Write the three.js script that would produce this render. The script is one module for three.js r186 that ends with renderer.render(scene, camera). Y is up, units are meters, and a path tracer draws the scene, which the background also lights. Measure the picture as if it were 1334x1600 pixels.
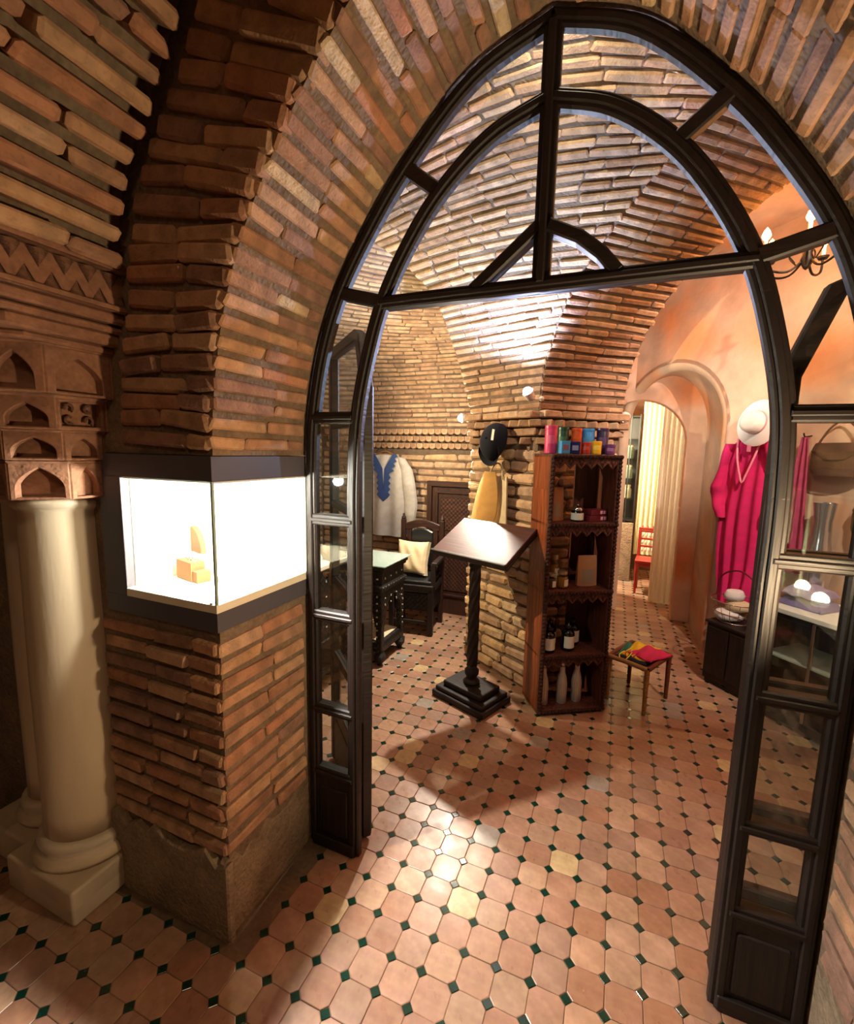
import * as THREE from 'three';
import { mergeGeometries, toCreasedNormals } from 'three/addons/utils/BufferGeometryUtils.js';
import { RoundedBoxGeometry } from 'three/addons/geometries/RoundedBoxGeometry.js';
import { RectAreaLightUniformsLib } from 'three/addons/lights/RectAreaLightUniformsLib.js';

// ---------------------------------------------------------------- camera, sky, exposure
const scene = new THREE.Scene();
scene.background = new THREE.Color(0x000000);
const V = (x, y, z) => new THREE.Vector3(x, y, z);
const R = (d) => d * Math.PI / 180;
const FOCAL = 710, W = 1334, H = 1600;
const camera = new THREE.PerspectiveCamera(2 * Math.atan(H / 2 / FOCAL) / Math.PI * 180, W / H, 0.02, 60);
{
  const yaw = R(22.4), pitch = Math.atan(95 / 710), roll = R(1.2);
  const Fh = V(-Math.sin(yaw), 0, -Math.cos(yaw)), Rt = V(Math.cos(yaw), 0, -Math.sin(yaw)), U = V(0, 1, 0);
  const F = Fh.clone().multiplyScalar(Math.cos(pitch)).addScaledVector(U, -Math.sin(pitch));
  const Up = U.clone().multiplyScalar(Math.cos(pitch)).addScaledVector(Fh, Math.sin(pitch));
  const r = Rt.clone().multiplyScalar(Math.cos(roll)).addScaledVector(Up, Math.sin(roll));
  const u = Up.clone().multiplyScalar(Math.cos(roll)).addScaledVector(Rt, -Math.sin(roll));
  camera.position.set(0, 1.6, 0);
  camera.quaternion.setFromRotationMatrix(new THREE.Matrix4().makeBasis(r, u, F.clone().negate()));
  camera.updateMatrixWorld();
}
const renderer = new THREE.WebGLRenderer({ antialias: true });
renderer.toneMapping = THREE.LinearToneMapping;
renderer.toneMappingExposure = 1.0;
renderer.shadowMap.enabled = true;
RectAreaLightUniformsLib.init();

// large lights; each one belongs to a glowing fitting built further down
const LIGHT = {
  caseL: 90, casePoint: 5.5, caseR: 11.5, caseSpot: 19,        // nits of the LED plates inside the two showcases
  spotA: 12, spotB: 3, spotBdown: 14, spotC: 4.5, wallSpot: 22, chandelier: 0.45, corridor: 26, salon: 22, nearLamp: 24, doorLamp: 150, shopRight: 2.2,
};

// ---------------------------------------------------------------- random and noise
let seed = 1234567;
const rnd = () => { seed = (seed * 1664525 + 1013904223) >>> 0; return seed / 4294967296; };
const rr = (a, b) => a + (b - a) * rnd();
const pick = (a) => a[Math.floor(rnd() * a.length) % a.length];
const hash = (x, y, s = 0) => { let n = (x * 374761393 + y * 668265263 + s * 1442695041) | 0; n = Math.imul(n ^ (n >>> 13), 1274126177); return ((n ^ (n >>> 16)) >>> 0) / 4294967296; };
function vnoise(x, y, per, s) {
  const xi = Math.floor(x), yi = Math.floor(y), fx = x - xi, fy = y - yi, w = (a) => ((a % per) + per) % per;
  const u = fx * fx * (3 - 2 * fx), v = fy * fy * (3 - 2 * fy);
  const a = hash(w(xi), w(yi), s), b = hash(w(xi + 1), w(yi), s), c = hash(w(xi), w(yi + 1), s), d = hash(w(xi + 1), w(yi + 1), s);
  return a + (b - a) * u + (c - a) * v + (a - b - c + d) * u * v;
}
function fbm(x, y, per, s, oct = 4) { let t = 0, a = 0.5, n = 0; for (let i = 0; i < oct; i++) { t += a * vnoise(x, y, per, s + i); n += a; a *= 0.5; x *= 2; y *= 2; per *= 2; } return t / n; }
function tex(size, fn, srgb, rep = 1) {
  const d = new Uint8Array(size * size * 4);
  for (let y = 0; y < size; y++) for (let x = 0; x < size; x++) { const c = fn(x / size, y / size), i = 4 * (y * size + x); for (let k = 0; k < 3; k++) d[i + k] = Math.max(0, Math.min(255, Math.round(255 * (c.length ? c[k] : c)))); d[i + 3] = 255; }
  const t = new THREE.DataTexture(d, size, size, THREE.RGBAFormat);
  t.wrapS = t.wrapT = THREE.RepeatWrapping; t.magFilter = THREE.LinearFilter; t.minFilter = THREE.LinearMipmapLinearFilter; t.generateMipmaps = true;
  if (srgb) t.colorSpace = THREE.SRGBColorSpace;
  t.repeat.set(rep, rep); t.needsUpdate = true;
  return t;
}
// ---------------------------------------------------------------- materials
const g3 = (v) => [v, v, v];
const T = {
  brick: tex(256, (u, v) => { const a = fbm(u * 8, v * 8, 8, 3), b = fbm(u * 40, v * 40, 40, 9, 2), w = fbm(u * 5, v * 5, 5, 21); const k = 0.72 + 0.38 * a - (b > 0.7 ? 0.05 : 0); return [k, k * (0.95 + 0.08 * w), k * (0.9 + 0.16 * w)]; }, true, 3),
  brickB: tex(256, (u, v) => g3(0.55 * fbm(u * 14, v * 14, 14, 5) + 0.45 * fbm(u * 60, v * 60, 60, 8, 2)), false, 3),
  mortar: tex(256, (u, v) => { const a = fbm(u * 6, v * 6, 6, 13), b = fbm(u * 50, v * 50, 50, 19, 2); return g3(0.62 + 0.3 * a + 0.16 * (b - 0.5)); }, true, 2),
  mortarB: tex(256, (u, v) => g3(0.5 * fbm(u * 16, v * 16, 16, 15) + 0.5 * fbm(u * 64, v * 64, 64, 18, 2)), false, 2),
  wood: tex(512, (u, v) => { const q = fbm(u * 3, v * 40, 40, 31, 3), r2 = fbm(u * 6, v * 120, 120, 33, 2); const k = 0.6 + 0.5 * q - 0.2 * (r2 > 0.62 ? r2 : 0.3); return [k, k * 0.95, k * 0.9]; }, true, 2),
  woodB: tex(256, (u, v) => g3(fbm(u * 4, v * 60, 60, 37, 3)), false, 2),
  plaster: tex(512, (u, v) => { const a = fbm(u * 3, v * 3, 3, 41), b = fbm(u * 12, v * 12, 12, 43); const k = 0.82 + 0.2 * b, s = Math.max(0, a - 0.55) * 2.2; return [k, k * (0.97 - 0.35 * s), k * (0.94 - 0.6 * s)]; }, true, 0.6),
  plasterB: tex(256, (u, v) => g3(fbm(u * 10, v * 10, 10, 47)), false, 1.5),
  tile: tex(256, (u, v) => { const a = fbm(u * 5, v * 5, 5, 51), b = fbm(u * 30, v * 30, 30, 53, 2); const k = 0.74 + 0.34 * a + 0.1 * (b - 0.5); return [k, k * (0.96 + 0.06 * b), k * (0.92 + 0.1 * a)]; }, true, 2.3),
  tileR: tex(256, (u, v) => g3(0.6 + 0.5 * (fbm(u * 8, v * 8, 8, 57) - 0.4)), false, 2.3),
  tileB: tex(256, (u, v) => g3(fbm(u * 6, v * 6, 6, 58)), false, 2.3),
  marble: tex(512, (u, v) => { const a = fbm(u * 3, v * 3, 3, 61), b = fbm(u * 9 + 2 * a, v * 5, 45, 63); const k = 0.78 + 0.26 * b; return [k, k * (0.95 + 0.05 * a), k * (0.88 + 0.14 * a)]; }, true, 1),
  stoneB: tex(256, (u, v) => g3(0.6 * fbm(u * 20, v * 20, 20, 65) + 0.4 * fbm(u * 70, v * 70, 70, 66, 2)), false, 2),
  cloth: tex(256, (u, v) => g3(0.82 + 0.12 * Math.sin(u * Math.PI * 128) * Math.sin(v * Math.PI * 128) + 0.12 * fbm(u * 6, v * 6, 6, 71)), true, 5),
  carveB: tex(256, (u, v) => { const s = Math.sin(u * 12 * Math.PI), c = Math.sin(v * 12 * Math.PI); return g3(0.5 + 0.5 * s * c * (0.6 + 0.4 * Math.sin((u + v) * 24 * Math.PI))); }, false, 4),
};
const std = (color, o = {}) => new THREE.MeshStandardMaterial({ color, roughness: 0.8, ...o });
const brickM = ['#b08566', '#b88c6a', '#a67a5e', '#bf9672', '#ab8266', '#9c745c', '#c49c7c', '#b07d5f', '#bd9674', '#967260'].map((c) => std(c, { map: T.brick, bumpMap: T.brickB, bumpScale: 0.0035, roughness: 0.92 }));
const brickPale = ['#d6b78c', '#cfb694'].map((c) => std(c, { map: T.brick, bumpMap: T.brickB, bumpScale: 0.006, roughness: 0.92 }));
const brickFar = ['#c2a27f', '#caac8a', '#b8987a', '#b09074', '#cfb495', '#bda084'].map((c) => std(c, { map: T.brick, bumpMap: T.brickB, bumpScale: 0.004, roughness: 0.92 }));
const M = {
  mortar: std('#9a8066', { map: T.mortar, bumpMap: T.mortarB, bumpScale: 0.008, roughness: 0.97 }),
  mortarFar: std('#937f69', { map: T.mortar, bumpMap: T.mortarB, bumpScale: 0.006, roughness: 0.97 }),
  brickV: std('#ffffff', { map: T.brick, bumpMap: T.brickB, bumpScale: 0.004, roughness: 0.92, vertexColors: true }),
  render: std('#b39a7c', { map: T.mortar, bumpMap: T.mortarB, bumpScale: 0.01, roughness: 0.95 }),
  darkWood: std('#22140e', { map: T.wood, bumpMap: T.woodB, bumpScale: 0.0012, roughness: 0.55 }),
  doorWood: std('#3a2016', { map: T.wood, bumpMap: T.woodB, bumpScale: 0.0015, roughness: 0.42 }),
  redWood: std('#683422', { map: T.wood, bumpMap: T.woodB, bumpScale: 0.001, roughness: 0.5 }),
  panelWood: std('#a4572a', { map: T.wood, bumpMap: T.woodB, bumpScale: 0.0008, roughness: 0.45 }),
  carved: std('#6a3424', { map: T.wood, bumpMap: T.carveB, bumpScale: 0.006, roughness: 0.6 }),
  blackCarved: std('#17120f', { map: T.wood, bumpMap: T.carveB, bumpScale: 0.006, roughness: 0.42 }),
  pearl: std('#b9b3a4', { roughness: 0.25 }),
  oldDoor: std('#4d2b1c', { map: T.wood, bumpMap: T.woodB, bumpScale: 0.002, roughness: 0.6 }),
  lightWood: std('#b98a4e', { map: T.wood, bumpMap: T.woodB, bumpScale: 0.001, roughness: 0.5 }),
  midWood: std('#7c4426', { map: T.wood, bumpMap: T.woodB, bumpScale: 0.001, roughness: 0.45 }),
  glass: new THREE.MeshPhysicalMaterial({ color: '#f4f8f6', roughness: 0.02, transmission: 1, thickness: 0, ior: 1.5 }),
  jarGlass: new THREE.MeshPhysicalMaterial({ color: '#eef3ee', roughness: 0.04, transmission: 1, thickness: 0, ior: 1.45 }),
  greyFrame: std('#4c4850', { roughness: 0.55 }),
  whiteLac: std('#e2ded4', { roughness: 0.6 }), caseLining: std('#cfcabd', { roughness: 0.7 }),
  creamSill: std('#e6dcc4', { roughness: 0.5 }),
  carton: std('#6b431c', { roughness: 0.85 }),
  cartonSide: std('#5e3b18', { roughness: 0.85 }),
  jewel: std('#9aa79b', { roughness: 0.25, metalness: 0.8 }),
  marble: std('#d4c4ac', { map: T.marble, bumpMap: T.stoneB, bumpScale: 0.0006, roughness: 0.55 }),
  carvedStone: std('#b07a5c', { map: T.mortar, bumpMap: T.stoneB, bumpScale: 0.004, roughness: 0.9 }),
  pink: std('#dfbea6', { map: T.plaster, bumpMap: T.plasterB, bumpScale: 0.004, roughness: 0.75 }),
  reveal: std('#d8c0a6', { map: T.plaster, bumpMap: T.plasterB, bumpScale: 0.003, roughness: 0.7 }),
  shell: std('#8d6a4e', { map: T.mortar, roughness: 0.95 }),
  green: std('#12382c', { map: T.tile, roughness: 0.22, roughnessMap: T.tileR }),
  grout: std('#8d7258', { map: T.mortar, roughness: 0.95 }),
  linen: std('#e4e2dc', { map: T.cloth, roughness: 0.95 }),
  blueTrim: std('#3d5c9c', { map: T.cloth, roughness: 0.9 }),
  magenta: std('#e01f70', { map: T.cloth, roughness: 0.9 }),
  paleTrim: std('#e58aa0', { roughness: 0.8 }),
  feltWhite: std('#e9e6df', { roughness: 0.9 }),
  felt2: std('#eeece2', { roughness: 0.8 }),
  navy: std('#0f1626', { map: T.cloth, roughness: 0.95 }),
  canvasY: std('#d9a95e', { map: T.cloth, roughness: 0.9 }),
  canvasW: std('#e3d3ad', { map: T.cloth, roughness: 0.9 }),
  leather: std('#16181a', { roughness: 0.35, bumpMap: T.stoneB, bumpScale: 0.001 }),
  cushion: std('#d9c49c', { map: T.cloth, roughness: 0.95 }),
  purple: std('#8a78a8', { map: T.cloth, roughness: 0.9 }),
  brass: std('#b08a4a', { metalness: 1, roughness: 0.35 }),
  iron: std('#1d1a18', { metalness: 0.7, roughness: 0.5 }),
  chrome: std('#c9c9c6', { metalness: 1, roughness: 0.22 }),
  steelRib: std('#cfccc6', { metalness: 0.85, roughness: 0.34 }),
  kraft: std('#a4714a', { roughness: 0.85 }),
  kraftWin: std('#8a7862', { roughness: 0.3 }),
  label: std('#dedad0', { roughness: 0.7 }),
  black: std('#0b0a0a', { roughness: 0.18 }),
  honey: std('#a06a1c', { roughness: 0.3 }),
  spice: std('#5a3b20', { roughness: 0.5 }),
  lid: std('#b9a98a', { metalness: 0.8, roughness: 0.35 }),
  maroon: std('#5e1220', { roughness: 0.45 }),
  rose: std('#cf9aa2', { roughness: 0.6 }),
  redPaint: std('#9c2a20', { roughness: 0.45 }),
  curtain: new THREE.MeshPhysicalMaterial({ color: '#eee8da', roughness: 0.95, transmission: 0.4, thickness: 0 }),
  curtainG: new THREE.MeshPhysicalMaterial({ color: '#e6e4bc', roughness: 0.95, transmission: 0.4, thickness: 0 }),
  darkMetal: std('#23231f', { metalness: 0.5, roughness: 0.5 }),
  brown: std('#6a4a30', { map: T.cloth, roughness: 0.8 }),
};
const glow = (c, k) => new THREE.MeshStandardMaterial({ color: c, emissive: c, emissiveIntensity: k, roughness: 0.6 });

// ---------------------------------------------------------------- naming, things and parts
const used = new Map();
function numbered(n) { const k = used.get(n) || 0; used.set(n, k + 1); return k ? n + '_' + String(k).padStart(3, '0') : n; }
function shadows(m) { m.castShadow = m.receiveShadow = true; return m; }
function tag(o, label, category, group) { o.userData.label = label; if (category) o.userData.category = category; if (group) o.userData.group = group; return o; }
function thing(name, label, category, p = [0, 0, 0], turn = 0, group) { const o = new THREE.Group(); o.name = numbered(name); o.position.set(...p); o.rotation.y = turn; scene.add(o); return tag(o, label, category, group); }
function structure(name, label) { const o = new THREE.Group(); o.name = numbered(name); scene.add(o); o.userData.kind = 'structure'; if (label) o.userData.label = label; return o; }
function part(name, geo, mat, parent, label) {
  const g = Array.isArray(geo) ? merge(geo) : geo;
  const m = shadows(new THREE.Mesh(g, mat)); m.name = name; parent.add(m);
  if (label) m.userData.label = label;
  return m;
}
function solo(name, geo, mat, label, category, p = [0, 0, 0], turn = 0, group) { const m = part(numbered(name), geo, mat, scene); m.position.set(...p); m.rotation.y = turn; return tag(m, label, category, group); }
function merge(list) {
  const a = list.map((g) => { let q = g.index ? g.toNonIndexed() : g; const n = q.getAttribute('position').count; if (!q.getAttribute('uv')) q.setAttribute('uv', new THREE.BufferAttribute(new Float32Array(2 * n), 2)); if (!q.getAttribute('normal')) q.computeVertexNormals(); for (const k of Object.keys(q.attributes)) if (!['position', 'normal', 'uv', 'color'].includes(k)) q.deleteAttribute(k); return q; });
  return a.length === 1 ? a[0] : mergeGeometries(a);
}
const mv = (g, x, y, z) => g.translate(x, y, z);
function box(w, h, d, x = 0, y = 0, z = 0, r = 0.004) {
  const g = new RoundedBoxGeometry(w, h, d, 1, Math.min(r, w / 2.01, h / 2.01, d / 2.01)), p = g.getAttribute('position'), n = g.getAttribute('normal'), u = g.getAttribute('uv'), size = [w, h, d];
  for (let i = 0; i < p.count; i++) {                 // texture in metres, grain along the longer side of each face
    const q = [p.getX(i), p.getY(i), p.getZ(i)], m = [n.getX(i), n.getY(i), n.getZ(i)].map(Math.abs), k = m.indexOf(Math.max(...m)), ax = [0, 1, 2].filter((j) => j !== k).sort((a, b) => size[b] - size[a]);
    u.setXY(i, q[ax[0]] + x * 0.37 + y * 0.61, q[ax[1]] + z * 0.53 + x);
  }
  return g.translate(x, y, z);
}
const lathe = (pts, n = 20) => new THREE.LatheGeometry(pts.map(([x, y]) => new THREE.Vector2(x, y)), n);
const tube = (pts, r, n = 16, k = 6) => new THREE.TubeGeometry(new THREE.CatmullRomCurve3(pts.map((p) => Array.isArray(p) ? V(...p) : p)), n, r, k);
function extrude(pts, depth, bevel = 0, holes = []) {
  const s = new THREE.Shape(pts.map(([x, y]) => new THREE.Vector2(x, y)));
  for (const h of holes) s.holes.push(new THREE.Path(h.map(([x, y]) => new THREE.Vector2(x, y))));
  return new THREE.ExtrudeGeometry(s, { depth: depth - 2 * bevel, bevelEnabled: bevel > 0, bevelThickness: bevel, bevelSize: bevel, bevelOffset: -bevel, bevelSegments: 1, curveSegments: 8 }).translate(0, 0, bevel);
}
// a bar of a given width along a polyline in the x-y plane, extruded in z from z0
function barGeo(pts, w, depth, z0, bevel = 0.005) {
  const L = [], Rr = [];
  for (let i = 0; i < pts.length; i++) {
    const a = pts[Math.max(0, i - 1)], b = pts[Math.min(pts.length - 1, i + 1)];
    const dx = b[0] - a[0], dy = b[1] - a[1], l = Math.hypot(dx, dy) || 1;
    L.push([pts[i][0] - dy / l * w / 2, pts[i][1] + dx / l * w / 2]); Rr.push([pts[i][0] + dy / l * w / 2, pts[i][1] - dx / l * w / 2]);
  }
  const g = extrude([...L, ...Rr.reverse()], depth, bevel).translate(0, 0, z0), e = pts[pts.length - 1];
  if (Math.abs(e[1] - pts[0][1]) > Math.abs(e[0] - pts[0][0])) { const u = g.getAttribute('uv'); for (let i = 0; i < u.count; i++) u.setXY(i, u.getY(i), u.getX(i)); }   // grain along the bar
  return g;
}
// a handmade brick: a chamfered box with slightly wandering corners (44 triangles)
function brickGeo(l, h, d, c = 0.006, j = 0.003, s = 1) {
  const keep = seed; seed = 777 + s * 9176;
  const P = {}, hx = l / 2, hy = h / 2, hz = d / 2;
  const key = (x, y, z, a) => x + '' + y + z + a;
  for (const x of [-1, 1]) for (const y of [-1, 1]) for (const z of [-1, 1]) {
    const jj = [rr(-j, j) * 2, rr(-j, j), rr(-j, j)];
    for (let a = 0; a < 3; a++) {
      const q = [x * (hx - (a === 0 ? 0 : c * 1.4)), y * (hy - (a === 1 ? 0 : c)), z * (hz - (a === 2 ? 0 : c))];
      P[key(x, y, z, a)] = q.map((v, i) => v + jj[i] + (i === a ? rr(-j, j) * 0.3 : 0));
    }
  }
  const pos = [], uv = [];
  const ou = rnd() * 5, ov = rnd() * 5;
  const tri = (A, B, Cc) => {
    const e1 = A.map((v, i) => B[i] - v), e2 = A.map((v, i) => Cc[i] - v);
    const n = [e1[1] * e2[2] - e1[2] * e2[1], e1[2] * e2[0] - e1[0] * e2[2], e1[0] * e2[1] - e1[1] * e2[0]];
    const m = A.map((v, i) => (v + B[i] + Cc[i]) / 3);
    const list = n[0] * m[0] + n[1] * m[1] + n[2] * m[2] < 0 ? [A, Cc, B] : [A, B, Cc];
    const ax = Math.abs(n[0]) > Math.abs(n[1]) && Math.abs(n[0]) > Math.abs(n[2]) ? 0 : Math.abs(n[1]) > Math.abs(n[2]) ? 1 : 2;
    for (const q of list) { pos.push(...q); uv.push(ou + (ax === 0 ? q[2] : q[0]), ov + (ax === 1 ? q[2] : q[1])); }
  };
  const quad = (a, b, c2, d2) => { tri(a, b, c2); tri(a, c2, d2); };
  for (let a = 0; a < 3; a++) {
    const b = (a + 1) % 3, c2 = (a + 2) % 3;
    const at = (sa, sb, sc, ax) => { const v = []; v[a] = sa; v[b] = sb; v[c2] = sc; return P[key(v[0], v[1], v[2], ax)]; };
    for (const s2 of [-1, 1]) quad(at(s2, -1, -1, a), at(s2, 1, -1, a), at(s2, 1, 1, a), at(s2, -1, 1, a));
    for (const s2 of [-1, 1]) for (const s3 of [-1, 1]) quad(at(-1, s2, s3, b), at(1, s2, s3, b), at(1, s2, s3, c2), at(-1, s2, s3, c2));
  }
  for (const x of [-1, 1]) for (const y of [-1, 1]) for (const z of [-1, 1]) tri(P[key(x, y, z, 0)], P[key(x, y, z, 1)], P[key(x, y, z, 2)]);
  seed = keep;
  const g = new THREE.BufferGeometry();
  g.setAttribute('position', new THREE.BufferAttribute(new Float32Array(pos), 3));
  g.setAttribute('uv', new THREE.BufferAttribute(new Float32Array(uv), 2));
  g.computeVertexNormals();
  return g;
}
const brickCache = new Map();
// shared brick shapes: lengths come in steps, each with four variants
function brickShape(L, h, d, c, j) {
  const q = Math.max(0.02, Math.round(L / 0.02) * 0.02), s = Math.floor(rnd() * 4), k = [q.toFixed(2), h.toFixed(3), d.toFixed(3), c, j, s].join('|');
  if (!brickCache.has(k)) brickCache.set(k, brickGeo(q, h, d, c, j, s + Math.round(q * 100)));
  return [brickCache.get(k), L / q];
}
// one brick with its face centred on P: X along its length, N out of the wall
function brickMatrix(P, X, N, d, stretch) {
  const x = X.clone().normalize(), y = N.clone().cross(x).normalize(), n = x.clone().cross(y).normalize();
  const m = new THREE.Matrix4().makeBasis(x, y, n); m.setPosition(P.clone().addScaledVector(n, -d / 2)); m.scale(V(stretch, 1, 1));
  return m;
}
// lay one course of bricks along a polyline of face points, with outward normals
function layCourse(parent, pts, nrm, o, into) {
  const len = [0]; for (let i = 1; i < pts.length; i++) len.push(len[i - 1] + pts[i].distanceTo(pts[i - 1]));
  const total = len[len.length - 1];
  const at = (s, arr) => { let i = 1; while (i < pts.length - 1 && len[i] < s) i++; const t = (s - len[i - 1]) / Math.max(1e-9, len[i] - len[i - 1]); return arr[i - 1].clone().lerp(arr[i], Math.max(0, Math.min(1, t))); };
  let s = o.start ?? 0; const cuts = [];
  const end = total - (o.trim ?? 0);
  while (s < end - 0.005) { let l = rr(...o.len); if (end - s - l < o.len[0] * 0.5) l = end - s; if (l > o.len[1] * 1.25) l /= 2; cuts.push([s, Math.min(end, s + l)]); s += l; }
  for (const [a, b] of cuts) {
    if (b - a < 0.02) continue;
    const A = at(a + o.gap / 2, pts), B = at(b - o.gap / 2, pts), N = at((a + b) / 2, nrm);
    const Pm = A.clone().add(B).multiplyScalar(0.5).addScaledVector(N, rr(-1, 1) * o.proud);
    const X = B.clone().sub(A), L = X.length();
    if (L < 0.015) continue;
    const [g, st] = brickShape(L, o.h, o.d, o.c ?? 0.006, o.j ?? 0.003);
    const tilt = rr(-1, 1) * (o.tilt ?? 0.01);
    const Y = N.clone().cross(X).normalize();
    const mtx = brickMatrix(Pm, X.clone().addScaledVector(Y, tilt * L), N, o.d, st);
    if (into) { const q = g.clone().applyMatrix4(mtx); const t = pick(o.tones), n = q.getAttribute('position').count, col = new Float32Array(3 * n); for (let i = 0; i < n; i++) { col[3 * i] = t.r; col[3 * i + 1] = t.g; col[3 * i + 2] = t.b; } q.setAttribute('color', new THREE.BufferAttribute(col, 3)); into.push(q); } else {
      const m = shadows(new THREE.Mesh(g, rnd() < (o.pale ?? 0) ? pick(brickPale) : pick(o.mats))); m.name = 'brick'; m.applyMatrix4(mtx); parent.add(m);
    }
  }
}
// a slab of masonry behind the bricks: the grid S(u, v), pushed back by "back", with a thickness
function slab(S, Nf, nu, nv, back, thick) {
  const pos = [], uv = [], idx = [], per = (nu + 1) * (nv + 1);
  for (let k = 0; k < 2; k++) for (let j = 0; j <= nv; j++) for (let i = 0; i <= nu; i++) {
    const p = S(i / nu, j / nv).clone().addScaledVector(Nf(i / nu, j / nv), -back - k * thick);
    pos.push(p.x, p.y, p.z); uv.push(p.x + p.z * 0.7, p.y + p.z * 0.3);
  }
  const id = (i, j, k) => k * per + j * (nu + 1) + i;
  const quad = (a, b, c, d) => idx.push(a, b, c, a, c, d);
  for (let k = 0; k < 2; k++) for (let j = 0; j < nv; j++) for (let i = 0; i < nu; i++) { const q = [id(i, j, k), id(i + 1, j, k), id(i + 1, j + 1, k), id(i, j + 1, k)]; k ? quad(q[3], q[2], q[1], q[0]) : quad(...q); }
  for (let i = 0; i < nu; i++) { quad(id(i, 0, 0), id(i, 0, 1), id(i + 1, 0, 1), id(i + 1, 0, 0)); quad(id(i, nv, 0), id(i + 1, nv, 0), id(i + 1, nv, 1), id(i, nv, 1)); }
  for (let j = 0; j < nv; j++) { quad(id(0, j, 0), id(0, j + 1, 0), id(0, j + 1, 1), id(0, j, 1)); quad(id(nu, j, 0), id(nu, j, 1), id(nu, j + 1, 1), id(nu, j + 1, 0)); }
  const g = new THREE.BufferGeometry(); g.setAttribute('position', new THREE.BufferAttribute(new Float32Array(pos), 3)); g.setAttribute('uv', new THREE.BufferAttribute(new Float32Array(uv), 2)); g.setIndex(idx);
  const q = g.toNonIndexed(); q.computeVertexNormals(); return q;
}
// cloth: rows of [y, xl, xr], a fold function z(u, v) and a thickness; faces +z
function clothGeo(rows, fold, th = 0.004, nu = 24) {
  const S = (u, v) => { const f = v * (rows.length - 1), i = Math.min(rows.length - 2, Math.floor(f)), t = f - i, a = rows[i], b = rows[i + 1]; const xl = a[1] + (b[1] - a[1]) * t, xr = a[2] + (b[2] - a[2]) * t; return V(xl + (xr - xl) * u, a[0] + (b[0] - a[0]) * t, fold(u, v)); };
  return slab((u, v) => S(u, 1 - v), () => V(0, 0, 1), nu, rows.length * 4, 0, th);
}
// ================================================================ THE NEAR ARCH
const XC = -0.237, ZF = -0.96, ZD = -1.40;         // arch axis, front face of the arch, plane of the door frame
// outer line of the frame (= brick soffit) and centre line of the inner arch, sampled in step
const OUT = [[0.823, 0], [0.823, 1.2], [0.823, 1.55], [0.812, 1.72], [0.765, 1.95], [0.692, 2.138], [0.575, 2.325], [0.447, 2.487], [0.225, 2.69], [0, 2.778]];
const INN = [[0.622, 0], [0.622, 1.2], [0.622, 1.5], [0.608, 1.72], [0.565, 1.92], [0.509, 2.089], [0.42, 2.25], [0.314, 2.385], [0.16, 2.505], [0, 2.562]];
const spline = (pts) => { const c = new THREE.CatmullRomCurve3(pts.map(([x, y]) => V(x, y, 0)), false, 'centripetal'); return (t) => { const p = c.getPoint(t / (pts.length - 1)); return [p.x, p.y]; }; };
const outAt = spline(OUT), innAt = spline(INN);
const curvePts = (f, a, b, n) => Array.from({ length: n + 1 }, (_, i) => f(a + (b - a) * i / n));
// table of the soffit by arc length from the springing at y = 1.58
const SOF = []; { let s = 0, q = null; for (let i = 0; i <= 600; i++) { const p = outAt(2 + 7 * i / 600); if (p[1] < 1.58) continue; if (q) s += Math.hypot(p[0] - q[0], p[1] - q[1]); SOF.push([s, ...p]); q = p; } }
const SOFLEN = SOF[SOF.length - 1][0];
const sofAt = (s) => { let i = 1; while (i < SOF.length - 1 && SOF[i][0] < s) i++; const a = SOF[i - 1], b = SOF[i], t = (s - a[0]) / (b[0] - a[0] || 1); return [a[1] + (b[1] - a[1]) * t, a[2] + (b[2] - a[2]) * t]; };
const sofN = (s) => { const a = sofAt(Math.max(0, s - 0.02)), b = sofAt(Math.min(SOFLEN, s + 0.02)); const dx = b[0] - a[0], dy = b[1] - a[1], l = Math.hypot(dx, dy); return [-dy / l, dx / l]; };   // in half-width space: towards the axis is -x
// outer edge of the arch ring, where the next, larger order begins (half-width, y)
const RING = [[0, 1.205, 1.60], [0.12, 1.200, 1.72], [0.28, 1.172, 1.86], [0.45, 1.128, 2.075], [0.56, 1.112, 2.178], [0.66, 1.073, 2.308], [0.74, 1.017, 2.403], [0.82, 0.962, 2.470], [0.90, 0.905, 2.555], [0.98, 0.850, 2.64], [1.08, 0.78, 2.76], [1.2, 0.66, 2.90], [1.4, 0.42, 3.06], [SOFLEN, 0, 3.2]];
const ringAt = (s) => { let i = 1; while (i < RING.length - 1 && RING[i][0] < s) i++; const a = RING[i - 1], b = RING[i], t = (s - a[0]) / (b[0] - a[0]); return [a[1] + (b[1] - a[1]) * t, a[2] + (b[2] - a[2]) * t]; };

const CASE = { x0: -1.565, x1: -1.06, y0: 1.045, y1: 1.575, z0: -1.42, z1: ZF };   // showcase at the corner of the left pier
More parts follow.
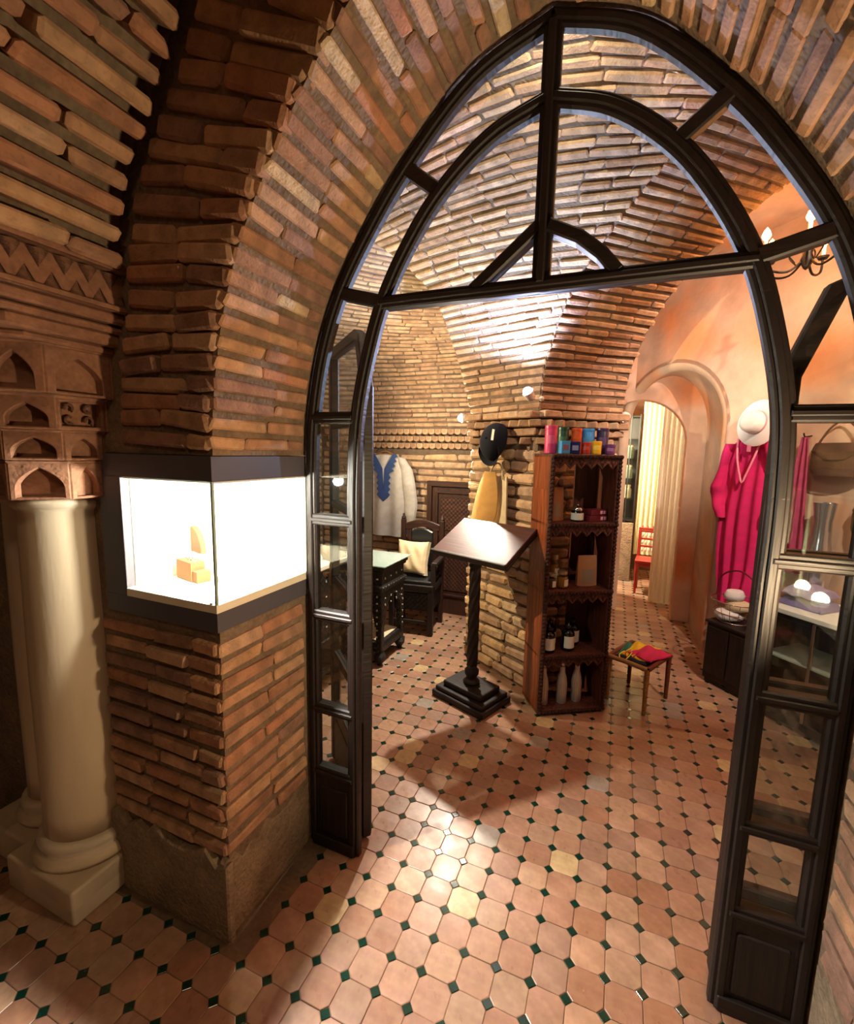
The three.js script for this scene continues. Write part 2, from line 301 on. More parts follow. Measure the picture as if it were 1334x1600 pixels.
// masonry body of the arch wall: a slab with the arch and both showcase niches cut out
{
  const w = structure('wall_front', 'thick brick wall with a pointed arch doorway');
  const k = 0.006, hole = [];
  const L = curvePts(outAt, 2, 9, 60).map(([x, y]) => [x + k, y + (x < 0.3 ? k : 0)]);
  hole.push([XC - 0.823 - k, -0.02], [XC - 0.823 - k, CASE.y0], [CASE.x0, CASE.y0], [CASE.x0, CASE.y1], [XC - 0.823 - k, CASE.y1]);
  for (const [x, y] of L) if (y > 1.58) hole.push([XC - x, y]);
  for (const [x, y] of [...L].reverse()) if (y > 1.58 && x > 0.001) hole.push([XC + x, y]);
  const mx = (x) => 2 * XC - x;
  hole.push([mx(XC - 0.823 - k), CASE.y1], [mx(CASE.x0), CASE.y1], [mx(CASE.x0), CASE.y0], [mx(XC - 0.823 - k), CASE.y0], [mx(XC - 0.823 - k), -0.02]);
  // a doorway open at the foot: outline instead of a hole
  const outline = [[-3.2, -0.02], ...hole, [2.75, -0.02], [2.75, 3.7], [-3.2, 3.7]];
  part('mortar', extrude(outline, 0.468).translate(0, 0, -1.44), M.mortar, w);
}
const side = (sg) => (hw) => XC + sg * hw;          // sg = -1 left, +1 right
function pierBricks(sg) {
  const g = structure('brick_pier', sg < 0 ? 'left brick pier of the arch below the showcase' : 'right brick pier of the arch');
  const xj = XC + sg * 0.823, O = { h: 0.041, d: 0.05, gap: 0.007, proud: 0.004, len: [0.15, 0.27], mats: brickM, tilt: 0.014, c: 0.005, j: 0.003 };
  for (let i = 0; i < 12; i++) {
    const y = 0.315 + i * 0.0615, n = V(-sg, 0, 0), w = (q) => 0.006 * Math.sin(q * 9 + i);
    layCourse(g, [V(xj + sg * 0.0, y + w(0), ZF), V(xj, y + w(1), -1.36)].map((p) => p.addScaledVector(n, 0.004)), [n, n], { ...O, start: i % 2 ? 0.0 : 0.002 });
    { const n2 = V(0, 0, 1), far = sg < 0 ? -1.6 : 1.3; layCourse(g, (sg < 0 ? [V(far, y, ZF), V(xj - 0.004, y, ZF)] : [V(xj + 0.004, y, ZF), V(far, y, ZF)]).map((p) => p.addScaledVector(n2, 0.004)), [n2, n2], { ...O, mats: brickM, h: 0.038, proud: 0.006 }); }
  }
  // rendered plinth at the foot, rough on top
  const wob = Array.from({ length: 13 }, (_, i) => [i / 12, 0.27 + 0.035 * Math.sin(i * 2.1) * Math.sin(i * 0.7 + 1)]);
  part('plinth_render', extrude([[0, -0.01], ...wob.map(([t, y]) => [t * 0.44, y]), [0.44, -0.01]].map(([x, y]) => [x, y]), 0.03, 0.006).rotateY(Math.PI / 2).translate(xj + sg * 0.02 - 0.015, 0, -0.955), M.render, g);
  if (sg < 0) part('plinth_render', extrude([[-1.62, -0.01], ...wob.map(([t, y]) => [-1.62 + t * 0.57, y + 0.01]), [xj + 0.012, -0.01]], 0.03, 0.006).translate(0, 0, -0.975), M.render, g);
  return g;
}
pierBricks(-1); pierBricks(1);
// soffit of the arch: courses run into the depth of the wall
function soffit(sg) {
  const g = structure('brick_arch', sg < 0 ? 'left half of the pointed brick arch, its soffit and front ring' : 'right half of the pointed brick arch soffit');
  const X = side(sg), pitch = 0.0555, N = Math.floor(SOFLEN / pitch);
  for (let i = 0; i < N; i++) {
    const s = (i + 0.5) * pitch, [hw, y] = sofAt(s), nn = sofN(s), n = V(sg * nn[0], nn[1], 0).normalize();
    if (n.x * sg > 0) n.negate();
    layCourse(g, [V(X(hw), y, ZF), V(X(hw), y, -1.37)].map((p) => p.addScaledVector(n, 0.004)), [n, n], { h: 0.035, d: 0.05, gap: 0.004, proud: 0.0035, len: [0.13, 0.26], mats: brickM, pale: 0.09, tilt: 0.016, c: 0.005, j: 0.003, start: i % 2 ? 0.001 : 0 });
    if (s < 1.42) {
      // front ring: one or two long bricks from the soffit out to the next order
      const [gx, gy] = ringAt(s), n2 = V(0, 0, 1), A = V(X(hw), y, ZF), B = V(X(gx), gy, ZF);
      const dir = B.clone().sub(A).normalize(), mid = A.clone().lerp(B, 0.5); mid.y += 0.012 * Math.sin(i * 1.7);
      const hh = Math.min(0.058, 0.043 + 0.012 * s);
      layCourse(g, (sg < 0 ? [B, mid, A.clone().addScaledVector(dir, 0.006)] : [A.clone().addScaledVector(dir, 0.006), mid, B]).map((p) => p.addScaledVector(n2, 0.006)), [n2, n2, n2], { h: hh, d: 0.05, gap: 0.006, proud: 0.006, len: [0.16, 0.3], mats: brickM, tilt: 0.01, c: 0.008, j: 0.004 });
    }
  }
}
soffit(-1); soffit(1);
// the larger order in front of it, springing from the column's abacus
{
  const g = structure('brick_vault', 'outer brick arch springing from the carved column at the left');
  const S0 = 0.47, P = (s) => ringAt(s), Z1 = 0.35;
  const pts = []; for (let i = 0; i <= 40; i++) { const s = S0 + (SOFLEN - S0) * i / 40; pts.push(P(s)); }
  const k = 0.05;
  const outline = [[-3.2, 2.13], ...pts.map(([x, y]) => [XC - x - k, y + k]), ...[...pts].reverse().slice(1).map(([x, y]) => [XC + x + k, y + k]), [2.75, 2.13], [2.75, 3.7], [-3.2, 3.7]];
  part('mortar', extrude(outline, Z1 + 0.972).translate(0, 0, -0.972), M.mortar, g);
  let len = 0, q = P(S0), next = 0.03;
  for (let i = 1; i <= 900 && len < 1.15; i++) {
    const s = S0 + (SOFLEN - S0) * i / 900, p = P(s); len += Math.hypot(p[0] - q[0], p[1] - q[1]);
    if (len > next) {
      next += 0.066; const dx = p[0] - q[0], dy = p[1] - q[1], l = Math.hypot(dx, dy), n = V(-(-dy / l) * 1, -dx / l * 1, 0);
      n.set(Math.abs(dy / l), -Math.abs(dx / l), 0);
      layCourse(g, [V(XC - p[0], p[1], 0.25), V(XC - p[0], p[1], ZF + 0.015)].map((a) => a.addScaledVector(n, 0.008)), [n, n], { h: 0.04, d: 0.09, gap: 0.006, proud: 0.006, len: [0.2, 0.34], mats: brickM, tilt: 0.012, c: 0.008, j: 0.004 });
    }
    q = p;
  }
}
// ================================================================ SHOWCASES IN THE PIERS
function showcase(sg) {
  const m = (x) => (sg < 0 ? x : 2 * XC - x), c = CASE;
  const t = thing('display_case', sg < 0 ? 'brightly lit corner showcase with dark grey frame in the left brick pier' : 'lit corner showcase built into the right brick pier', 'display case', [m(-1.06), c.y0, ZF]);
  const ox = m(-1.06), loc = (x) => (m(x) - ox), D = (x0, x1, y0, y1, z0, z1, r = 0.002) => { const a = loc(x0), b = loc(x1); return box(Math.abs(b - a), y1 - y0, z1 - z0, (a + b) / 2, (y0 + y1) / 2 - c.y0, (z0 + z1) / 2 - ZF, r); };
  part('frame_band', [D(c.x0 + 0.005, c.x1 - 0.001, 1.5, 1.573, c.z0 + 0.03, ZF - 0.001)], M.greyFrame, t, 'dark grey upper band');
  part('frame_band', [D(c.x0 + 0.005, c.x1 - 0.001, 1.047, 1.108, c.z0 + 0.03, ZF - 0.001)], M.greyFrame, t, 'dark grey lower band');
  part('frame_post', [D(c.x0 + 0.005, -1.455, 1.108, 1.5, -1.02, ZF - 0.001)], M.greyFrame, t);
  part('frame_post', [D(-1.07, c.x1 - 0.001, 1.108, 1.5, c.z0 + 0.03, -1.386)], M.greyFrame, t);
  part('sill', [D(-1.455, c.x1, 1.108, 1.135, -1.382, ZF + 0.001)], M.creamSill, t, 'cream base board');
  part('back_panel', [D(-1.46, -1.45, 1.135, 1.5, -1.382, ZF - 0.03), D(-1.46, -1.06, 1.135, 1.5, -1.39, -1.382)], M.caseLining, t, 'white lacquered lining');
  part('ceiling_panel', [D(-1.45, -1.06, 1.494, 1.5, -1.382, ZF - 0.006)], M.caseLining, t);
  const lampPos = [loc(-1.15), 1.482 - c.y0, -1.065 - ZF];
  const lit = glow('#fff4e4', 3);
  if (sg < 0) {
    const L = new THREE.RectAreaLight(0xfff6ea, LIGHT.caseL, 0.11, 0.11); L.position.set(lampPos[0], lampPos[1] - 0.012, lampPos[2]); L.rotation.x = -Math.PI / 2; t.add(L);
    part('lamp_plate', box(0.11, 0.014, 0.11, lampPos[0], lampPos[1], lampPos[2], 0.003), lit, t, 'glowing LED plate under the case ceiling');
    // a small spot in the same fitting, turned towards the corner of the case
    part('lamp_spot', new THREE.CylinderGeometry(0.014, 0.014, 0.008, 16).translate(lampPos[0], lampPos[1] - 0.01, lampPos[2]), lit, t);
    const S = new THREE.SpotLight(0xfff0ec, LIGHT.caseSpot, 0, 0.84, 0.3, 2); S.position.set(lampPos[0], lampPos[1] - 0.018, lampPos[2]); S.target.position.set(lampPos[0] + 0.7, lampPos[1] - 1.49, lampPos[2] + 0.17); S.castShadow = true; S.shadow.radius = 0.8; t.add(S, S.target);
    const B = new THREE.PointLight(0xfff6ea, LIGHT.casePoint, 0, 2); B.position.set(lampPos[0], lampPos[1] - 0.024, lampPos[2]); B.castShadow = true; t.add(B);
  } else {
    // here a small uplight stands on the case floor just behind the glass
    part('lamp_spot', lathe([[0.0001, 0], [0.022, 0], [0.024, 0.012], [0.018, 0.016], [0.0001, 0.014]], 18).translate(loc(-1.105), 1.136 - c.y0, -1.02 - ZF), lit, t, 'small round uplight');
    const L = new THREE.SpotLight(0xffd9ae, LIGHT.caseR, 0, 1.35, 0.3, 2); L.position.set(loc(-1.105), 1.158 - c.y0, -1.02 - ZF); L.target.position.set(loc(-1.105) - 1, 1.158 - c.y0 + 0.75, -1.02 - ZF + 0.05); L.castShadow = true; L.shadow.radius = 1; t.add(L, L.target);
  }
  const g1 = part('glass_pane', D(-1.452, c.x1 - 0.004, 1.135, 1.5, ZF - 0.006, ZF - 0.002, 0.0005), M.glass, t);
  const g2 = part('glass_pane', D(c.x1 - 0.006, c.x1 - 0.002, 1.135, 1.5, -1.382, ZF - 0.007, 0.0005), M.glass, t);
  part('corner_clip', [D(c.x1 - 0.0075, c.x1 + 0.0005, 1.135, 1.5, ZF - 0.0075, ZF + 0.0005, 0.001)], std('#9db3a6', { roughness: 0.2 }), t, 'greenish polished glass edge');
  return t;
}
showcase(-1); showcase(1);
{
  // what stands in the left case
  const b = thing('jewellery_box', 'small tan card box with silver trinkets along its top in the bright showcase', 'box', [-1.365, 1.1355, -1.13], R(-14));
  part('carton', box(0.105, 0.068, 0.05, 0, 0.034, 0, 0.002), M.carton, b);
  part('side_block', box(0.03, 0.04, 0.05, 0.068, 0.02, -0.004, 0.002), M.cartonSide, b);
  part('trinkets', [0, 1, 2, 3, 4, 5].map((i) => new THREE.TorusGeometry(0.006, 0.0016, 5, 10).rotateY(i).translate(-0.04 + i * 0.016, 0.073, 0.004 * (i % 2))), M.jewel, b, 'small silver rings');
  const q = thing('quarter_round_stand', 'tan quarter-round card stand behind the trinket box in the showcase', 'display stand', [-1.395, 1.1355, -1.2], R(-14));
  const arc = Array.from({ length: 11 }, (_, i) => [0.075 * Math.sin(i / 10 * Math.PI / 2), 0.095 * Math.cos(i / 10 * Math.PI / 2)]);
  part('quarter_board', extrude([[0, 0], ...arc], 0.02, 0.002).translate(-0.03, 0.08, 0), M.carton, q);
  part('support', box(0.02, 0.082, 0.02, -0.01, 0.041, 0.01, 0.002), M.whiteLac, q, 'white upright');
  const k = thing('pendant_earring', 'tiny silver pendant hanging at the glass corner of the bright showcase', 'jewellery', [-1.085, 1.1355, -0.985]);
  part('hook_stand', [box(0.012, 0.004, 0.05, 0, 0.002, 0, 0.001), tube([[0, 0.004, 0], [0.002, 0.06, 0], [0.004, 0.1, 0.003]], 0.0014, 8, 5)], M.jewel, k);
  part('pendant', lathe([[0.0001, 0.055], [0.007, 0.062], [0.006, 0.075], [0.0025, 0.09], [0.0001, 0.1]], 8).translate(0.004, 0, 0.004), M.jewel, k);
}
// ================================================================ COLUMN
function column(cx, cz, r, label, full) {
  const t = thing('marble_column', label, 'column', [cx, 0, cz]);
  part('plinth', box(0.38, 0.13, 0.38, 0, 0.065, 0, 0.012), M.marble, t);
  part('base_ring', lathe([[0.0001, 0.13], [r + 0.035, 0.13], [r + 0.042, 0.15], [r + 0.03, 0.175], [r + 0.018, 0.18], [r + 0.024, 0.195], [r + 0.02, 0.21], [r + 0.004, 0.222], [0.0001, 0.222]], 40), M.marble, t);
  part('shaft', lathe([[0.0001, 0.22], [r + 0.002, 0.22], [r, 0.3], [r, 0.8], [r - 0.008, 1.38], [r + 0.004, 1.395], [r + 0.01, 1.41], [r + 0.004, 1.425], [0.0001, 1.43]], 44), M.marble, t);
  if (!full) { part('capital_block', [box(0.4, 0.5, 0.2, -0.05, 1.68, -0.02, 0.02)], M.carvedStone, t); return; }
  const cap = new THREE.Group(); cap.name = 'capital'; t.add(cap);
  const oct = (a, c, y0, y1, flare = 0) => {
    const ring = (k) => [[k, k - c], [k - c, k], [c - k, k], [-k, k - c], [-k, c - k], [c - k, -k], [k - c, -k], [k, c - k]].map(([x, y]) => [x, -y]);
    return extrude(ring(a), y1 - y0, 0.006).rotateX(-Math.PI / 2).translate(0, y0, 0);
  };
  const arched = (w, h, frame, depth) => {           // a framed pointed niche: a plate with an arch cut out
    const q = [], iw = w / 2 - frame, sp = h * 0.3, top = h - frame;
    for (let i = 0; i <= 8; i++) { const a = i / 8; q.push([-iw * (1 - a * a), sp + (top - sp) * a]); }
    for (let i = 7; i >= 0; i--) q.push([-q[i][0], q[i][1]]);
    return extrude([[-w / 2, 0], [w / 2, 0], [w / 2, h], [-w / 2, h]], depth, 0.003, [[[-iw, 0.0075], ...q, [iw, 0.0071]]]);
  };
  const tiers = [[1.43, 1.542, 0.2, 0.105, 2], [1.55, 1.635, 0.213, 0.1, 2], [1.64, 1.735, 0.236, 0.1, 2], [1.74, 1.87, 0.272, 0.095, 2]];
  tiers.forEach(([y0, y1, a, c, nn], ti) => {
    part('tier', [oct(a - 0.028, c, y0, y1), oct(a + 0.006, c, y1 - 0.004, y1 + 0.01)], M.carvedStone, cap);
    for (const ang of [0, 45, 90]) {
      const w = ang === 45 ? c * Math.SQRT2 : 2 * (a - c), dist = ang === 45 ? (2 * a - c) / Math.SQRT2 : a, n = ang === 45 ? 1 : nn;
      for (let i = 0; i < n; i++) {
        const ww = w / n, carved = (ti + i + ang / 45) % 3 === 1 && ti > 0 && ti < 3;
        const place = (g, dd) => g.translate(-w / 2 + ww * (i + 0.5), y0, dist - 0.03 + dd).rotateY(R(ang));
        if (carved) {
          const pieces = [extrude([[-ww / 2, 0], [ww / 2, 0], [ww / 2, y1 - y0], [-ww / 2, y1 - y0]], 0.03, 0.003, [[[-ww / 2 + 0.012, 0.012], [ww / 2 - 0.012, 0.012], [ww / 2 - 0.012, y1 - y0 - 0.012], [-ww / 2 + 0.012, y1 - y0 - 0.012]]])];
          for (const sx of [-1, 1]) for (const sy of [-1, 1]) pieces.push(new THREE.TorusGeometry(0.011, 0.0045, 5, 9, 4.6).rotateZ(sx * sy).translate(sx * ww * 0.2, (y1 - y0) / 2 + sy * 0.018, 0.014));
          part('scroll_panel', merge(pieces.map((p) => place(p, 0))), M.carvedStone, cap);
        } else part('niche', place(arched(ww, y1 - y0, 0.016 + 0.003 * ti, 0.034), 0), M.carvedStone, cap);
      }
    }
  });
  part('cornice', [oct(0.285, 0.06, 1.875, 1.895), oct(0.315, 0.04, 1.895, 1.93), oct(0.33, 0.02, 1.93, 1.95), oct(0.345, 0.015, 1.955, 1.985)], M.carvedStone, cap);
  const ab = [box(0.69, 0.105, 0.69, 0, 2.043, 0, 0.006), box(0.73, 0.016, 0.73, 0, 1.995, 0, 0.005), box(0.735, 0.03, 0.735, 0, 2.112, 0, 0.006)];
  for (const ang of [0, 90]) for (let i = 0; i < 11; i++) for (const k of [0, 1]) ab.push(new THREE.ConeGeometry(0.026, 0.045, 4).scale(1, 1, 0.5).rotateZ(k ? Math.PI : 0).translate(-0.3 + i * 0.06 + k * 0.03, k ? 2.068 : 2.022, 0.346).rotateY(R(ang)));
  part('abacus', ab, M.carvedStone, cap, 'square top block with a carved zigzag band');
}
column(-1.745, -0.965, 0.142, 'pale marble column with a tall carved niche capital beside the lit showcase', true);
column(-2.02, -1.02, 0.112, 'slimmer marble column half hidden behind the front one', false);
// ================================================================ DOOR FRAME WITH FANLIGHT
{
  const t = thing('arched_door_frame', 'dark wooden pointed-arch door frame with glazed fanlight and side lights in the brick arch', 'door frame', [XC, 0, ZD]);
  const off = (pts, d) => pts.map((p, i) => { const a = pts[Math.max(0, i - 1)], b = pts[Math.min(pts.length - 1, i + 1)], dx = b[0] - a[0], dy = b[1] - a[1], l = Math.hypot(dx, dy); return [p[0] - dy / l * d, p[1] + dx / l * d]; });
  const half = (pts, sg) => pts.map(([x, y]) => [sg * x, y]);
  const arc = (f, a, b, n = 24) => curvePts(f, a, b, n);
  for (const sg of [-1, 1]) {
    const o = arc(outAt, 0, 9, 60), rim = off(o, 0.022), i0 = arc(innAt, 0, 9, 60);
    const both = (pts, w, d) => [barGeo(half(pts, sg), w, d, -d / 2, 0.006), barGeo(half(pts, sg), w * 0.45, d + 0.016, -d / 2 - 0.008, 0.004)];
    part('outer_rim', both(rim, 0.046, 0.032), M.darkWood, t);
    part('inner_arch', both(i0, 0.05, 0.032), M.darkWood, t);
    for (const [a, b] of [[[0.665, 2.125], [0.515, 2.085]], [[0.43, 2.47], [0.32, 2.385]]]) part('spoke', [barGeo([[sg * a[0], a[1]], [sg * b[0], b[1]]], 0.04, 0.04, -0.02)], M.darkWood, t);
    for (const y of [1.71, 1.342, 0.973, 0.593, 0.325]) {
      const xo = 0.795, xi = 0.62;
      part('side_rail', [barGeo([[sg * xo, y], [sg * xi, y]], 0.042, 0.042, -0.021), barGeo([[sg * xo, y], [sg * xi, y]], 0.014, 0.056, -0.028, 0.003)], M.darkWood, t);
    }
    part('kick_panel', [box(0.2, 0.33, 0.03, sg * 0.709, 0.155, 0), box(0.13, 0.2, 0.044, sg * 0.709, 0.165, 0, 0.008), box(0.19, 0.05, 0.06, sg * 0.709, 0.025, 0, 0.006)], M.darkWood, t);
    part('brace', sg < 0 ? [barGeo([[-0.2, 2.085], [-0.012, 2.235]], 0.036, 0.05, -0.025)] : [barGeo([[0.012, 2.235], [0.1, 2.19], [0.16, 2.14], [0.205, 2.085]], 0.036, 0.05, -0.025)], M.darkWood, t);
    // panes
    const pane = (pts) => part('glass_pane', extrude(half(pts, sg), 0.004).translate(0, 0, -0.002), M.glass, t);
    for (const [a, b] of [[1.69, 1.362], [1.322, 0.993], [0.953, 0.613], [0.573, 0.345]]) pane([[0.64, a], [0.79, a], [0.79, b], [0.64, b]]);
    pane([...off(arc(outAt, 3.05, 4.9), 0.035), ...off(arc(innAt, 3.05, 4.9), -0.02).reverse()]);
    pane([...off(arc(outAt, 5.08, 6.9), 0.035), ...off(arc(innAt, 5.08, 6.9), -0.02).reverse()]);
    pane([...off(arc(outAt, 7.12, 8.85), 0.035), ...off(arc(innAt, 7.12, 8.9), -0.02).reverse(), [0.02, 2.58], [0.02, 2.73]]);
    pane([...off(arc(innAt, 5.15, 8.9), 0.02), [0.02, 2.54], [0.02, 2.25], [0.215, 2.1]]);
    pane([[0.02, 2.105], [0.02, 2.21], [0.16, 2.105]]);
  }
  part('transom', [barGeo([[-0.52, 2.078], [0.52, 2.078]], 0.042, 0.042, -0.021), barGeo([[-0.52, 2.078], [0.52, 2.078]], 0.016, 0.056, -0.028, 0.003)], M.darkWood, t);
  part('mullion', [barGeo([[0, 2.08], [0, 2.75]], 0.05, 0.034, -0.017), barGeo([[0, 2.08], [0, 2.74]], 0.022, 0.062, -0.031, 0.004)], M.darkWood, t);
}
// a glazed leaf: hinge side at x = 0, chamfered top corner at the hinge
function doorLeaf(label, hinge, ang, flip) {
  const t = thing('door_leaf', label, 'door', hinge, ang), s = flip ? -1 : 1, w = 0.57;
  const P = (pts) => pts.map(([x, y]) => [s * x, y]);
  part('stile', [barGeo(P([[0.024, 0.02], [0.024, 1.83]]), 0.046, 0.04, -0.02), barGeo(P([[0.024, 0.02], [0.024, 1.83]]), 0.016, 0.05, -0.025, 0.003)], M.darkWood, t);
  part('stile', [barGeo(P([[w - 0.024, 0.02], [w - 0.024, 2.03]]), 0.046, 0.04, -0.02)], M.darkWood, t);
  part('top_rail', [barGeo(P([[0.024, 1.81], [0.098, 2.015], [0.14, 2.03], [w - 0.02, 2.03]]), 0.046, 0.04, -0.02)], M.darkWood, t);
  for (const y of [1.71, 1.342, 0.973, 0.593, 0.325]) part('rail', [barGeo(P([[0.03, y], [w - 0.03, y]]), 0.036, 0.036, -0.018)], M.darkWood, t);
  part('kick_panel', [box(w - 0.02, 0.3, 0.028, s * w / 2, 0.17, 0), box(w - 0.16, 0.18, 0.038, s * w / 2, 0.18, 0, 0.008)], M.darkWood, t);
  for (const [a, b] of [[1.69, 1.36], [1.324, 0.991], [0.955, 0.611], [0.575, 0.343]]) part('glass_pane', extrude(P([[0.045, a], [w - 0.045, a], [w - 0.045, b], [0.045, b]]), 0.004).translate(0, 0, -0.002), M.glass, t);
  part('glass_pane', extrude(P([[0.045, 1.81], [0.118, 2.005], [w - 0.045, 2.01], [w - 0.045, 1.73], [0.045, 1.73]]), 0.004).translate(0, 0, -0.002), M.glass, t);
  part('handle', [tube([[s * (w - 0.024), 1.0, 0.02], [s * (w - 0.024), 1.0, 0.05], [s * (w - 0.1), 1.0, 0.055]], 0.007, 12, 8), box(0.03, 0.12, 0.006, s * (w - 0.024), 1.0, 0.022, 0.003)], M.brass, t, 'brass lever handle');
}
doorLeaf('glazed dark door leaf swung open behind the left side light', [-0.842, 0, -1.468], R(-43), true);
doorLeaf('glazed dark door leaf folded back flat behind the right side light', [0.372, 0, -1.478], 0, false);

// ================================================================ FLOOR
{
  const g = structure('floor', 'octagonal terracotta tiles with small dark green square insets');
  part('grout_bed', box(7, 0.06, 11, -0.2, -0.0325, -3.2, 0.002), M.grout, g);
  const px = 0.1052, pz = 0.1042, x0 = -0.2385, z0 = -1.123, c = 0.0185;
  const a = px / 2 - 0.0009, b = pz / 2 - 0.0009;
  const prism = (ring, h, ch) => {
    const pos = [], uv = [], n = ring.length, inner = ring.map(([x, z]) => { const l = Math.hypot(x, z); return [x * (1 - ch / l), z * (1 - ch / l)]; });
    const t3 = (...ps) => ps.forEach((q) => { pos.push(...q); uv.push(q[0], q[2]); });
    for (let i = 1; i < n - 1; i++) t3([inner[0][0], h, inner[0][1]], [inner[i + 1][0], h, inner[i + 1][1]], [inner[i][0], h, inner[i][1]]);
    for (let i = 0; i < n; i++) { const j = (i + 1) % n; t3([ring[i][0], h - ch * 0.5, ring[i][1]], [inner[i][0], h, inner[i][1]], [inner[j][0], h, inner[j][1]]); t3([ring[i][0], h - ch * 0.5, ring[i][1]], [inner[j][0], h, inner[j][1]], [ring[j][0], h - ch * 0.5, ring[j][1]]); t3([ring[i][0], h - ch * 0.5, ring[i][1]], [ring[j][0], h - ch * 0.5, ring[j][1]], [ring[j][0], -0.006, ring[j][1]]); t3([ring[i][0], h - ch * 0.5, ring[i][1]], [ring[j][0], -0.006, ring[j][1]], [ring[i][0], -0.006, ring[i][1]]); }
    const q = new THREE.BufferGeometry(); q.setAttribute('position', new THREE.BufferAttribute(new Float32Array(pos), 3)); q.setAttribute('uv', new THREE.BufferAttribute(new Float32Array(uv), 2)); q.computeVertexNormals(); return q;
  };
  const octs = [0, 1, 2, 3].map((k) => { const j = () => ((k * 7919) % 5 - 2) * 0.0003; const q = prism([[a, b - c], [a - c, b + j()], [c - a, b], [-a, b - c], [-a + j(), c - b], [c - a, -b], [a - c, -b], [a, c - b]], 0.0, 0.0022); const u = q.getAttribute('uv'); for (let i = 0; i < u.count; i++) u.setXY(i, u.getX(i) + k * 0.37, u.getY(i) + k * 0.61); return q; });
  const e = c - 0.0012, dia = prism([[e, 0], [0, e], [-e, 0], [0, -e]], 0.0, 0.0015);
  const tones = ['#b68c74', '#ad826b', '#bd947a', '#a77d68', '#b28b76', '#b98f79', '#a78471', '#c09a80', '#ab7e65', '#b6937c', '#d4b88e', '#a89c92'];
  const tm = tones.map((q) => std(q, { map: T.tile, roughness: 0.5, roughnessMap: T.tileR, bumpMap: T.tileB, bumpScale: 0.0012 }));
  const seen = (x, z) => {
    if (z > -1.42 && z < -0.94 && (x < -1.0 || x > 0.6)) return null;
    if (z > 0.7 || x > (z > -1.42 ? 2.2 : 1.55) || x < -2.9 || (z < -4.2 && (x < -0.4 || x > 1.0))) return null;
    const p = V(x, 0, z).project(camera), dn = V(x, 0, z).sub(camera.position).dot(camera.getWorldDirection(V(0, 0, 0)));
    if (dn < 0.05 || p.z > 1 || Math.abs(p.x) > 1.06 || Math.abs(p.y) > 1.06 || (z < -1.44 && x / (z / -1.4) < -1.1)) return 1e-6;   // beyond the frame: joined with the far tiles
    const cam = camera.position, d = Math.hypot(x, 1.6, z); return 1 / (d * d * d);
  };
  const list = [], gl = [];
  for (let i = -30; i < 24; i++) for (let k = -18; k < 56; k++) {
    const gx = x0 + i * px, gz = z0 - k * pz;
    const s1 = seen(gx + px / 2, gz - pz / 2); if (s1) list.push([s1, gx + px / 2, gz - pz / 2]);
    const s2 = seen(gx, gz); if (s2) gl.push([s2, gx, gz]);
  }
  list.sort((p, q) => q[0] - p[0]); gl.sort((p, q) => q[0] - p[0]);
  const toneOf = () => { const r = rnd(); return r < 0.045 ? 10 : r < 0.075 ? 11 : Math.floor(rnd() * 10); };
  const put = (o) => { o.rotation.set(rr(-1, 1) * 0.006, (rnd() < 0.5 ? Math.PI : 0) + rr(-1, 1) * 0.012, rr(-1, 1) * 0.006); o.position.y = rr(-0.0012, 0.0008); };
  list.slice(0, 300).forEach(([, x, z]) => { const m = part('tile', pick(octs), tm[toneOf()], g); put(m); m.position.x = x; m.position.z = z; });
  gl.slice(0, 300).forEach(([, x, z]) => { const m = part('inset', dia, M.green, g); put(m); m.position.x = x; m.position.z = z; });
  const rest = (name, arr, geo, mat, colors) => {
    const im = new THREE.InstancedMesh(geo, mat, arr.length), o = new THREE.Object3D(), col = new THREE.Color();
    arr.forEach(([, x, z], i) => { put(o); o.position.x = x; o.position.z = z; o.updateMatrix(); im.setMatrixAt(i, o.matrix); if (colors) { col.set(tones[toneOf()]); im.setColorAt(i, col); } });
    im.name = name; im.userData.kind = 'stuff'; im.castShadow = im.receiveShadow = true; g.add(im);
  };
  rest('far_tiles', list.slice(300), octs[0], std('#ffffff', { map: T.tile, roughness: 0.5, roughnessMap: T.tileR }), true);
  rest('far_insets', gl.slice(300), dia, M.green, false);
}
